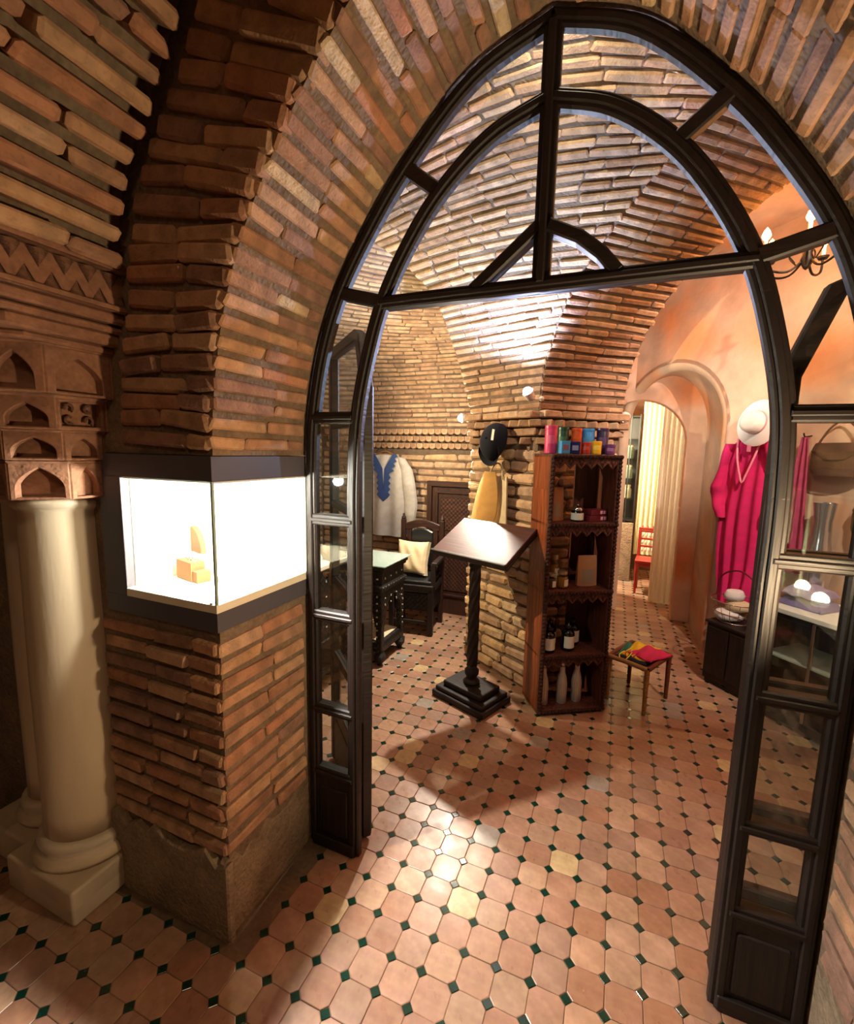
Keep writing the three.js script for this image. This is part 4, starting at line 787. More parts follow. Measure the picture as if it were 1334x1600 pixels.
// ribbed metal bottles
{
  const t = thing('metal_bottle', 'leftmost slim ribbed metal bottle on the bottom shelf', 'bottle', [0, 0, 0]);
  const n = 36, pos = [], idx = [], prof = [[0, 0.031], [0.01, 0.033], [0.13, 0.033], [0.17, 0.026], [0.2, 0.017], [0.24, 0.0145]];
  prof.forEach(([y, r], j) => { for (let i = 0; i <= n * 2; i++) { const a = i / (n * 2) * Math.PI * 2, q = r * (i % 4 < 2 ? 1 : 0.93); pos.push(q * Math.cos(a), y, q * Math.sin(a)); } });
  for (let j = 0; j < prof.length - 1; j++) for (let i = 0; i < n * 2; i++) { const a = j * (n * 2 + 1) + i, b = a + n * 2 + 1; idx.push(a, b, a + 1, a + 1, b, b + 1); }
  const q = new THREE.BufferGeometry(); q.setAttribute('position', new THREE.BufferAttribute(new Float32Array(pos), 3)); q.setIndex(idx); q.computeVertexNormals();
  part('body', [q, new THREE.CylinderGeometry(0.031, 0.031, 0.002, 24).translate(0, 0.001, 0)], M.steelRib, t);
  part('cap', lathe([[0.0001, 0.238], [0.016, 0.238], [0.0165, 0.262], [0.012, 0.268], [0.0001, 0.269]], 20), M.chrome, t);
  [[-0.155, -0.075, null], [-0.03, -0.075, 'middle slim ribbed metal bottle on the bottom shelf'], [0.075, -0.085, 'rightmost slim ribbed metal bottle on the bottom shelf']].forEach(([x, z, lab], i) => { const o = i ? t.clone() : t; if (i) { o.name = numbered('metal_bottle'); o.userData = { ...t.userData, label: lab }; scene.add(o); } o.userData.group = 'metal bottles on the bottom shelf'; o.position.set(...onShelf(x, 0.036, z)); });
}
// things leaning at the right of the shelf unit
{
  const p = onShelf(0.29, 0, -0.2);
  const t = thing('folding_screen', 'dark reddish wooden frame with roped edge leaning beside the shelf unit', 'screen', p, BC.yaw);
  t.rotation.set(0, BC.yaw, R(4));
  part('stile', box(0.04, 1.15, 0.03, 0.03, 0.575, 0, 0.004), M.redWood, t); part('stile', box(0.03, 1.1, 0.03, -0.03, 0.55, -0.03, 0.004), M.redWood, t);
  part('panel', box(0.06, 1.0, 0.012, 0, 0.55, -0.015, 0.002), M.darkWood, t);
  part('rope_edge', Array.from({ length: 44 }, (_, k) => new THREE.SphereGeometry(0.011, 6, 5).translate(0.053, 0.02 + k * 0.0255, 0.006)), M.carved, t);
  part('finial', lathe([[0.0001, 1.15], [0.018, 1.15], [0.02, 1.18], [0.012, 1.215], [0.0001, 1.23]], 14).translate(0.03, 0, 0), std('#b79a7c'), t, 'pale rounded finial');
  const s = solo('walking_stick', [new THREE.CylinderGeometry(0.011, 0.012, 0.84, 12).translate(0, 0.42, 0), lathe([[0.012, 0.84], [0.016, 0.85], [0.014, 0.875], [0.0001, 0.885]], 12)], M.lightWood, 'pale yellow wooden stick leaning beside the shelf unit', 'stick', onShelf(0.262, 0.0, -0.1));
  s.rotation.set(0, BC.yaw, R(2));
  for (const [dx, dz, lab] of [[0.238, -0.09, 'thin dark metal rod leaning nearest the shelf unit'], [0.245, -0.14, 'second thin dark metal rod leaning beside the shelf unit']]) solo('metal_rod', [new THREE.CylinderGeometry(0.005, 0.005, 0.6, 8).translate(0, 0.3, 0), new THREE.SphereGeometry(0.008, 8, 6).translate(0, 0.6, 0)], M.darkMetal, lab, 'rod', onShelf(dx, 0, dz));
}
// ================================================================ LOW STOOL
{
  const A = [[0.04, -3.07], [0.264, -2.953], [0.417, -3.249], [0.185, -3.38]], c = [0.2265, -3.163], yaw = Math.atan2(-(A[1][1] - A[0][1]), A[1][0] - A[0][0]);
  const t = thing('low_stool', 'low wooden stool with pale and brown legs beside the shelf unit', 'stool', [c[0], 0, c[1]], yaw);
  const loc = A.map(([x, z]) => { const dx = x - c[0], dz = z - c[1]; return [dx * Math.cos(yaw) - dz * Math.sin(yaw), dx * Math.sin(yaw) + dz * Math.cos(yaw)]; });
  const mats = [M.lightWood, M.lightWood, M.midWood, M.midWood];
  loc.forEach(([x, z], i) => part('leg', [new THREE.CylinderGeometry(0.016, 0.012, 0.3, 10).translate(x * 0.96, 0.15, z * 0.96)], mats[i], t));
  loc.forEach(([x, z], i) => { const [x2, z2] = loc[(i + 1) % 4]; part('rail', tube([[x, 0.3, z], [(x + x2) / 2, 0.303, (z + z2) / 2], [x2, 0.3, z2]], 0.015, 8, 10), i === 1 ? M.midWood : i === 0 ? M.lightWood : M.midWood, t); });
  part('woven_seat', slab((u, v) => { const a = loc[0], b = loc[1], cc = loc[2], d = loc[3], x = (a[0] * (1 - u) + b[0] * u) * (1 - v) + (d[0] * (1 - u) + cc[0] * u) * v, z = (a[1] * (1 - u) + b[1] * u) * (1 - v) + (d[1] * (1 - u) + cc[1] * u) * v; return V(x * 0.94, 0.3 - 0.02 * Math.sin(u * Math.PI) * Math.sin(v * Math.PI), z * 0.94); }, () => V(0, 1, 0), 10, 10, 0, 0.008), M.midWood, t);
  const on = (u, v, y) => { const a = A[0], b = A[1], cc = A[2], d = A[3]; return [(a[0] * (1 - u) + b[0] * u) * (1 - v) + (d[0] * (1 - u) + cc[0] * u) * v, y, (a[1] * (1 - u) + b[1] * u) * (1 - v) + (d[1] * (1 - u) + cc[1] * u) * v]; };
  const bag = (label, mat, u, v, y, w, d, turn, cord) => {
    const b = thing('cloth_pouch', label, 'pouch', on(u, v, y), yaw + turn);
    part('fabric', slab((p, q) => V((p - 0.5) * w * (1 - 0.1 * Math.sin(q * 5)), 0.016 * Math.sin(p * Math.PI) ** 0.5 * Math.sin(q * Math.PI) ** 0.5 + 0.004 * Math.sin(p * 14 + q * 6), (0.5 - q) * d), () => V(0, 1, 0), 18, 14, 0, 0.008), mat, b);
    if (cord) part('drawstring', tube([[-w * 0.4, 0.02, d * 0.45], [-w * 0.5, 0.0, d * 0.6], [-w * 0.3, -0.025, d * 0.66], [-w * 0.15, 0.0, d * 0.55], [-w * 0.1, 0.022, d * 0.42]], 0.003, 20, 6), std(cord), b);
  };
  bag('dark green cloth pouch at the back left of the low stool', std('#0d6a54', { map: T.cloth }), 0.28, 0.5, 0.312, 0.12, 0.26, 0.2, null);
  bag('dark navy cloth strip under the bright pouches on the low stool', M.navy, 0.5, 0.25, 0.312, 0.2, 0.12, 0.1, null);
  bag('yellow cloth pouch in the middle of the low stool', std('#e0b80c', { map: T.cloth }), 0.5, 0.55, 0.326, 0.15, 0.28, 0.1, '#e5d24a');
  bag('magenta pink cloth pouch at the right of the low stool', std('#c8104f', { map: T.cloth }), 0.74, 0.5, 0.337, 0.16, 0.22, -0.15, '#a01030');
}
// ================================================================ CAP AND TOTE BAG ON THE PILLAR
const NL = V(-0.5407, 0, 0.8412), PYAW = Math.atan2(NL.x, NL.z);
{
  const at = (k, y, out) => { const p = PL.clone().lerp(P0, k).addScaledVector(NL, out); return [p.x, y, p.z]; };
  const c = thing('baseball_cap', 'dark navy cap hanging high on the pillar above the tote bag', 'cap', at(0.57, 1.63, 0.15), PYAW);
  const R1 = 0.1, crown = new THREE.SphereGeometry(R1, 24, 14, 0, Math.PI * 2, 0, Math.PI * 0.52).scale(0.95, 1.15, 1.3);
  crown.rotateX(R(72)); crown.translate(0, 0.04, -0.06);
  part('crown', crown, new THREE.MeshStandardMaterial({ color: '#0f1626', map: T.cloth, roughness: 0.95, side: THREE.DoubleSide }), c);
  part('brim', slab((u, v) => { const a = Math.PI * (0.06 + 0.88 * u), r0 = 0.075, r1 = 0.078 + 0.07 * Math.sin(a); const r = r0 + (r1 - r0) * v; return V(r * Math.cos(a) * 0.98, 0.02 - r * Math.sin(a) * 0.95, -0.045 + 0.012 * Math.cos(a * 2) + 0.045 * v); }, () => V(0, 0, 1), 18, 5, 0, 0.004), M.navy, c);
  part('button', new THREE.SphereGeometry(0.007, 10, 8).translate(0, 0.075, 0.085), M.navy, c);
  part('tag', box(0.022, 0.07, 0.002, 0.068, 0.095, 0.045, 0.0005).rotateZ(-0.15), M.label, c, 'white hanging tag');
  part('hook', tube([[0, 0.115, -0.118], [0, 0.115, -0.06], [0, 0.135, -0.05]], 0.005, 10, 6), M.iron, c);
  const b = thing('tote_bag', 'flat canvas tote bag hanging below the cap on the pillar', 'bag', at(0.5, 0, 0.045), PYAW);
  part('bag_body', clothGeo([[1.44, -0.06, 0.135], [1.36, -0.075, 0.14], [1.2, -0.085, 0.145], [1.05, -0.095, 0.15], [0.9, -0.1, 0.15]], (u, v) => 0.008 * Math.sin(u * 7 + v * 2) + 0.012, 0.012), M.canvasW, b);
  part('folded_flap', clothGeo([[1.47, -0.06, 0.05], [1.38, -0.11, 0.07], [1.3, -0.14, 0.08], [1.18, -0.175, 0.07], [1.08, -0.2, 0.03], [0.98, -0.21, -0.02]], (u, v) => 0.04 + 0.05 * Math.sin(u * Math.PI) * (0.4 + 0.6 * v), 0.006), M.canvasY, b, 'yellowish folded side');
  part('strap', [tube([[-0.03, 1.42, 0.02], [0.01, 1.5, 0.03], [0.05, 1.53, 0.02], [0.09, 1.5, 0.02], [0.1, 1.42, 0.02]], 0.006, 20, 6)], M.canvasW, b);
  part('small_print', [0, 1, 2].map((k) => box(0.012, 0.003, 0.001, 0.03 + k * 0.017, 1.2 + 0.002 * k, 0.0285, 0.0003)), std('#6b5a44'), b);
}
// ================================================================ BACK BAY: TUNIC, LITTLE DOOR, TABLE, CHAIR
{
  const t = thing('tunic', 'white long-sleeved tunic with blue embroidered neck hanging on the back wall', 'tunic', [-2.14, 0, ZB + 0.075]);
  const fold = (u, v) => 0.012 * Math.sin(u * 16 + v * 1.5) * (0.3 + v) + 0.03 * Math.sin(Math.PI * u) ** 0.6;
  part('body', clothGeo([[1.555, -0.11, 0.11], [1.52, -0.2, 0.2], [1.4, -0.215, 0.215], [1.1, -0.235, 0.235], [0.74, -0.265, 0.265]], fold, 0.006, 36), M.linen, t);
  const sleeve = (s) => clothGeo([[1.53, 0.14, 0.21], [1.42, 0.16, 0.29], [1.25, 0.2, 0.335], [1.05, 0.215, 0.355], [0.9, 0.235, 0.335], [0.78, 0.25, 0.31]].map(([y, a, b]) => s > 0 ? [y, a, b] : [y, -b, -a]), (u, v) => 0.035 * Math.sin(Math.PI * u) ** 0.5 + 0.006 * Math.sin(v * 20), 0.006, 12);
  part('sleeve', sleeve(1), M.linen, t); part('sleeve', sleeve(-1), M.linen, t);
  // embroidered yoke: a V with a toothed edge
  const zig = (x0, x1, y0, y1, n, a) => Array.from({ length: n + 1 }, (_, i) => { const k = i / n; return [x0 + (x1 - x0) * k + (i % 2 ? a : 0), y0 + (y1 - y0) * k]; });
  const R2 = [...zig(0.135, 0.075, 1.565, 1.38, 8, 0.03), ...zig(0.06, 0.05, 1.36, 1.13, 8, 0.022), [0.0, 1.09]];
  part('neck_embroidery', [extrude([...R2, ...R2.slice(0, -1).reverse().map(([x, y]) => [-x, y]), [-0.1, 1.565], [-0.012, 1.42], [0, 1.2], [0.012, 1.42], [0.1, 1.565]], 0.006, 0.001).translate(0, 0, 0.04)], M.blueTrim, t, 'blue toothed embroidery');
  part('cuff_embroidery', [1, -1].map((s) => extrude([[s * 0.245, 0.78], [s * 0.255, 0.9], [s * 0.275, 0.8], [s * 0.295, 0.9], [s * 0.312, 0.78]], 0.004, 0.001).translate(0, 0, 0.038)), M.blueTrim, t, 'blue zigzag cuffs');
  part('hanger', [tube([[-0.14, 1.535, 0.012], [0, 1.59, 0.012], [0.14, 1.535, 0.012]], 0.008, 16, 8), tube([[0, 1.59, 0.012], [0.0, 1.62, 0.012], [0.018, 1.645, 0.012], [0.0, 1.67, 0.0], [-0.015, 1.655, -0.03]], 0.003, 16, 6)], M.lightWood, t, 'wooden hanger');
}
{
  const t = thing('low_door', 'low dark brown panelled wooden door in the back brick wall', 'door', [-1.36, 0, ZB + 0.02]);
  const w = 0.58, h = 1.27;
  part('frame', [box(0.05, h + 0.04, 0.07, -w / 2 - 0.02, (h + 0.04) / 2, 0), box(0.05, h + 0.04, 0.07, w / 2 + 0.02, (h + 0.04) / 2, 0), box(w + 0.09, 0.05, 0.075, 0, h + 0.02, 0)], M.oldDoor, t);
  part('door_board', box(w, h, 0.03, 0, h / 2, 0), M.oldDoor, t);
  for (const [y, hh] of [[1.0, 0.42], [0.45, 0.52]]) { part('panel_moulding', [box(w - 0.1, 0.022, 0.02, 0, y + hh / 2, 0.02), box(w - 0.1, 0.022, 0.02, 0, y - hh / 2, 0.02), box(0.022, hh, 0.02, -(w - 0.12) / 2, y, 0.02), box(0.022, hh, 0.02, (w - 0.12) / 2, y, 0.02)], M.oldDoor, t); part('carved_panel', box(w - 0.2, hh - 0.1, 0.012, 0, y, 0.018, 0.004), std('#553020', { map: T.wood, bumpMap: T.carveB, bumpScale: 0.006, roughness: 0.6 }), t); }
  part('latch', [box(0.16, 0.02, 0.012, -0.1, 0.73, 0.028, 0.003)], M.iron, t, 'iron bolt');
}
// carved, inlaid table with a glass sheet; and the chest of cloths in front of it
function inlaid(parent, x0, x1, y0, y1, z, ry, n, m) { const l = []; for (let i = 0; i < n; i++) for (let j = 0; j < m; j++) { const q = new THREE.CylinderGeometry(0.009, 0.009, 0.004, 6).rotateX(Math.PI / 2).scale((i + j) % 2 ? 1 : 0.6, (i + j) % 2 ? 0.6 : 1, 1); l.push(q.translate(x0 + (x1 - x0) * (i + 0.5) / n, y0 + (y1 - y0) * (j + 0.5) / m, z)); } return l; }
{
  const t = thing('carved_table', 'black carved table inlaid with mother-of-pearl under a sheet of glass', 'table', [-1.72, 0, -3.03]);
  const hx = 0.2, hz = 0.185;
  part('top', [box(0.46, 0.035, 0.42, 0, 0.75, 0, 0.006), box(0.44, 0.02, 0.4, 0, 0.722, 0, 0.006)], M.blackCarved, t);
  part('frieze', [box(0.41, 0.1, 0.37, 0, 0.665, 0, 0.006)], M.blackCarved, t);
  part('torus_moulding', [box(0.46, 0.05, 0.42, 0, 0.595, 0, 0.022)], M.blackCarved, t);
  part('apron', [extrude([[-hx, 0.575], [hx, 0.575], [hx, 0.3], [hx - 0.05, 0.3], [hx - 0.07, 0.42], [0.06, 0.5], [0, 0.52], [-0.06, 0.5], [-hx + 0.07, 0.42], [-hx + 0.05, 0.3], [-hx, 0.3]], 0.02, 0.003).translate(0, 0, hz - 0.012), extrude([[-hz, 0.575], [hz, 0.575], [hz, 0.3], [hz - 0.05, 0.3], [hz - 0.07, 0.42], [0.06, 0.5], [0, 0.52], [-0.06, 0.5], [-hz + 0.07, 0.42], [-hz + 0.05, 0.3], [-hz, 0.3]], 0.02, 0.003).rotateY(Math.PI / 2).translate(hx - 0.012, 0, 0)], M.blackCarved, t);
  for (const sx of [-1, 1]) for (const sz of [-1, 1]) part('leg', [box(0.05, 0.52, 0.05, sx * (hx - 0.018), 0.34, sz * (hz - 0.018), 0.008), lathe([[0.0001, 0.0], [0.018, 0], [0.022, 0.02], [0.045, 0.055], [0.047, 0.08], [0.03, 0.105], [0.0001, 0.105]], 8).translate(sx * (hx - 0.018), 0, sz * (hz - 0.018))], M.blackCarved, t);
  part('lower_shelf', [box(0.4, 0.03, 0.36, 0, 0.16, 0, 0.006), box(0.42, 0.05, 0.38, 0, 0.13, 0, 0.01)], M.blackCarved, t);
  const inl = [...inlaid(t, -hx, hx, 0.63, 0.7, 0.187, 0, 6, 1), ...inlaid(t, -hx + 0.01, -hx + 0.05, 0.3, 0.56, hz + 0.01, 0, 1, 6), ...inlaid(t, hx - 0.05, hx - 0.01, 0.2, 0.56, hz + 0.01, 0, 1, 7)];
  const sideI = [...inlaid(t, -hz, hz, 0.63, 0.7, 0.207, 0, 4, 1), ...inlaid(t, -hz, hz, 0.44, 0.54, hx + 0.01, 0, 4, 2), ...inlaid(t, hz - 0.05, hz, 0.2, 0.45, hx + 0.01, 0, 1, 5)].map((q) => q.rotateY(Math.PI / 2));
  part('pearl_inlay', [...inl, ...sideI], M.pearl, t, 'pale mother-of-pearl inlay').userData.kind = 'stuff';
  part('shelf_cloth', box(0.34, 0.008, 0.3, 0, 0.18, 0, 0.003), M.canvasW, t, 'cream mat on the lower shelf');
  solo('glass_sheet', box(0.5, 0.008, 0.46, 0, 0.004, 0, 0.002), new THREE.MeshPhysicalMaterial({ color: '#c9dcd4', roughness: 0.03, transmission: 0.6, thickness: 0, ior: 1.5 }), 'greenish glass sheet lying on the black carved table', 'glass sheet', [-1.72, 0.769, -3.03]);
}
{
  const t = thing('carved_chest', 'dark carved chest with white cloths on top seen through the left side light', 'chest', [-1.99, 0, -2.5]);
  part('body', box(0.52, 0.5, 0.42, 0, 0.57, 0, 0.01), M.blackCarved, t);
  part('top', [box(0.58, 0.03, 0.48, 0, 0.835, 0, 0.006)], M.whiteLac, t, 'white top');
  part('plinth', [box(0.54, 0.06, 0.44, 0, 0.3, 0, 0.015), box(0.54, 0.04, 0.44, 0, 0.1, 0, 0.01)], M.blackCarved, t);
  for (const sx of [-1, 1]) for (const sz of [-1, 1]) part('leg', box(0.05, 0.28, 0.05, sx * 0.23, 0.14, sz * 0.18, 0.01), M.blackCarved, t);
  part('pearl_inlay', [...inlaid(t, -0.2, 0.2, 0.36, 0.78, 0.212, 0, 4, 4), ...inlaid(t, -0.16, 0.16, 0.36, 0.78, 0.262, 0, 4, 4).map((q) => q.rotateY(Math.PI / 2))], M.pearl, t).userData.kind = 'stuff';
  const cloth = (label, x, z, w, d, h, mat, turn) => { const c = solo('folded_cloth', slab((u, v) => V((u - 0.5) * w, h * (Math.sin(u * Math.PI) * Math.sin(v * Math.PI)) ** 0.4 + 0.006 * Math.sin(u * 13 + v * 9), (0.5 - v) * d), () => V(0, 1, 0), 16, 12, 0, 0.006), mat, label, 'cloth', [-1.99 + x, 0.857, -2.5 + z], turn); return c; };
  cloth('crumpled white cloth at the near end of the white chest top', 0.08, 0.08, 0.26, 0.2, 0.1, M.linen, 0.3);
  cloth('folded cream cloth at the far end of the white chest top', 0.16, -0.13, 0.2, 0.16, 0.07, M.cushion, -0.2);
}
{
  const t = thing('armchair', 'dark carved wooden chair with black leather back against the back wall', 'chair', [-1.6, 0, -3.68], R(8));
  part('seat', [box(0.4, 0.07, 0.38, 0, 0.42, 0.02, 0.01)], M.darkWood, t); part('seat_pad', box(0.37, 0.04, 0.35, 0, 0.47, 0.02, 0.015), M.leather, t);
  part('seat_box', [box(0.38, 0.16, 0.34, 0, 0.3, 0.02, 0.008)], M.blackCarved, t);
  for (const sx of [-1, 1]) { part('leg', [box(0.05, 0.42, 0.05, sx * 0.175, 0.21, 0.185, 0.008)], M.darkWood, t); part('back_post', [box(0.045, 0.97, 0.045, sx * 0.185, 0.485, -0.165, 0.008), lathe([[0.0001, 0.96], [0.02, 0.965], [0.022, 0.985], [0.01, 1.0], [0.012, 1.015], [0.0001, 1.025]], 12).translate(sx * 0.185, 0, -0.165)], M.doorWood, t); part('armrest', [box(0.05, 0.035, 0.34, sx * 0.2, 0.64, 0.02, 0.01), box(0.04, 0.2, 0.04, sx * 0.19, 0.54, 0.17, 0.006)], M.darkWood, t); }
  const top = Array.from({ length: 13 }, (_, i) => [-0.165 + 0.33 * i / 12, 0.93 + 0.04 * Math.sin(Math.PI * i / 12)]);
  part('crest_rail', extrude([...top, [0.165, 0.87], ...Array.from({ length: 9 }, (_, i) => [0.12 - 0.24 * i / 8, 0.87 + 0.035 * Math.sin(Math.PI * i / 8)]), [-0.165, 0.87]], 0.04, 0.006).translate(0, 0, -0.185), M.doorWood, t);
  part('back_frame', [box(0.045, 0.38, 0.035, -0.125, 0.69, -0.165, 0.006), box(0.045, 0.38, 0.035, 0.125, 0.69, -0.165, 0.006), box(0.33, 0.04, 0.035, 0, 0.52, -0.165, 0.006)], M.doorWood, t);
  const bp = [[-0.105, 0.54], [0.105, 0.54], [0.105, 0.86], ...Array.from({ length: 9 }, (_, i) => [0.105 - 0.21 * i / 8, 0.86 + 0.035 * Math.sin(Math.PI * i / 8)])];
  part('leather_back', extrude(bp, 0.03, 0.01).translate(0, 0, -0.165), M.leather, t, 'black leather panel');
  part('stretcher', [box(0.34, 0.03, 0.03, 0, 0.12, 0.185, 0.006)], M.darkWood, t);
  const c = solo('cushion', slab((u, v) => { const a = u * 2 - 1, b = v * 2 - 1, e = Math.max(0, (1 - a ** 4) * (1 - b ** 4)) ** 0.6; return V(a * 0.15 * (1 - 0.08 * (1 - b * b)), b * 0.15 * (1 - 0.08 * (1 - a * a)), 0.05 * e + 0.004 * Math.sin(a * 9 + b * 5)); }, (u, v) => V(0, 0, 1), 18, 18, 0, 0.06), M.cushion, 'cream cushion leaning in the dark carved chair', 'cushion', [-1.64, 0.655, -3.64], R(-2));
  c.rotation.x = R(-16);
}
// ================================================================ RIGHT WALL: ROBE, HAT, PEDESTAL, DISPLAY
const onWall = (u, y, out) => { const p = wallAt(u, y, -out); return [p.x, p.y, p.z]; };
const WALLY = Math.atan2(ND.x, ND.z);
{
  const t = thing('robe', 'long bright magenta robe hanging on the pink wall beside the archway', 'robe', onWall(0.335, 0, 0.06), WALLY);
  const f = (u, v) => 0.05 * Math.sin(Math.PI * u) ** 0.5 + 0.014 * Math.sin(u * 26 + v * 2) * (0.3 + v) + 0.01 * Math.sin(v * 12 + u * 3);
  part('robe_body', clothGeo([[1.74, -0.09, 0.09], [1.68, -0.15, 0.15], [1.5, -0.185, 0.185], [1.25, -0.2, 0.2], [0.95, -0.19, 0.19], [0.72, -0.18, 0.18], [0.5, -0.15, 0.15]], f, 0.008, 40), M.magenta, t);
  const sl = [[1.7, 0.1, 0.18], [1.55, 0.15, 0.21], [1.4, 0.16, 0.26], [1.33, 0.16, 0.275], [1.24, 0.15, 0.235], [1.15, 0.12, 0.205]];
  for (const s of [-1, 1]) part('sleeve', clothGeo(sl.map(([y, a, b]) => s > 0 ? [y, a, b] : [y, -b, -a]), (u, v) => 0.03 + 0.05 * Math.sin(Math.PI * u) ** 0.5 + 0.008 * Math.sin(v * 17), 0.01, 12), M.magenta, t);
  part('neck_trim', [tube([[-0.085, 1.735, 0.05], [-0.06, 1.6, 0.075], [-0.02, 1.47, 0.085], [0, 1.42, 0.085], [0.02, 1.47, 0.085], [0.06, 1.6, 0.075], [0.085, 1.735, 0.05]], 0.0075, 30, 6)], M.paleTrim, t, 'pale pink neck trim');
  const sc = thing('scarf', 'narrow pink scarf hanging on the wall to the right of the magenta robe', 'scarf', onWall(0.665, 0, 0.05), WALLY);
  part('cloth', clothGeo([[1.74, -0.02, 0.02], [1.6, -0.035, 0.035], [1.2, -0.05, 0.055], [0.85, -0.065, 0.07]], (u, v) => 0.02 + 0.012 * Math.sin(u * 14 + v * 2), 0.008), std('#d4507e', { map: T.cloth }), sc);
  part('hook', tube([[0, 1.75, -0.04], [0, 1.745, 0.03], [0, 1.765, 0.04]], 0.005, 10, 6), M.iron, sc);
  const h = thing('sun_hat', 'white wide-brimmed hat hung over the collar of the magenta robe', 'hat', onWall(0.4, 1.84, 0.14), WALLY - 0.1);
  part('brim', lathe([[0.075, 0.012], [0.1, 0.008], [0.135, 0.0], [0.16, -0.006], [0.16, -0.001], [0.135, 0.006], [0.1, 0.014], [0.075, 0.018]], 40).rotateX(Math.PI / 2 - 0.12), M.feltWhite, h);
  part('crown', lathe([[0.08, 0.012], [0.078, 0.05], [0.07, 0.085], [0.045, 0.098], [0.0001, 0.1]], 32).rotateX(Math.PI / 2 - 0.12), M.felt2, h);
  part('band', lathe([[0.081, 0.014], [0.0815, 0.03], [0.08, 0.032]], 32).rotateX(Math.PI / 2 - 0.12), M.rose, h, 'pale band');
  part('price_tag', box(0.03, 0.045, 0.002, -0.03, -0.175, 0.02, 0.0005), M.paleTrim, h);
}
{
  const t = thing('display_plinth', 'black display plinth standing below the magenta robe', 'plinth', onWall(0.57, 0, 0.27), WALLY);
  part('carcass', box(0.34, 0.4, 0.3, 0, 0.24, 0, 0.005), M.darkWood, t); part('foot', box(0.32, 0.05, 0.28, 0, 0.025, 0, 0.004), M.black, t);
  part('top', box(0.36, 0.02, 0.32, 0, 0.45, 0, 0.004), M.darkWood, t);
  for (const x of [-0.08, 0.08]) part('door', [box(0.15, 0.34, 0.012, x, 0.25, 0.153, 0.004)], M.darkWood, t);
  const b = thing('wire_basket', 'wire basket heaped with pale soap bars on the black plinth', 'basket', onWall(0.49, 0.461, 0.28), WALLY);
  const ring = (r, y, k) => new THREE.TorusGeometry(r, k, 6, 28).rotateX(Math.PI / 2).translate(0, y, 0);
  part('wires', [ring(0.1, 0.004, 0.004), ring(0.13, 0.07, 0.003), ring(0.15, 0.15, 0.0045), ...Array.from({ length: 16 }, (_, i) => { const a = i / 16 * Math.PI * 2; return tube([[0.1 * Math.cos(a), 0.004, 0.1 * Math.sin(a)], [0.13 * Math.cos(a), 0.07, 0.13 * Math.sin(a)], [0.15 * Math.cos(a), 0.15, 0.15 * Math.sin(a)]], 0.002, 6, 5); })], M.chrome, b);
  part('handle', tube([[-0.15, 0.15, 0], [-0.12, 0.3, 0], [0, 0.36, 0], [0.12, 0.3, 0], [0.15, 0.15, 0]], 0.006, 24, 8), M.maroon, b, 'dark red arched handle');
  [[-0.02, 0.03, 0.03, 0.2, 'cream linen bundle lowest in the wire basket'], [0.02, 0.1, 0.0, -0.3, 'cream linen bundle in the middle of the wire basket pile'], [-0.01, 0.17, 0.01, 0.5, 'cream linen bundle highest in the wire basket pile']].forEach(([x, y, z, a, lab], i) => solo('linen_bundle', lathe([[0.0001, -0.036], [0.07 - 0.012 * i, -0.034], [0.09 - 0.012 * i, -0.018], [0.092 - 0.012 * i, 0.006], [0.08 - 0.012 * i, 0.028], [0.05, 0.036], [0.0001, 0.038]], 22).scale(1, 1, 0.8), i === 1 ? M.cushion : M.linen, lab, 'linen bundle', onWall(0.49 + x, 0.465 + y + 0.01, 0.28 + z), a));
}
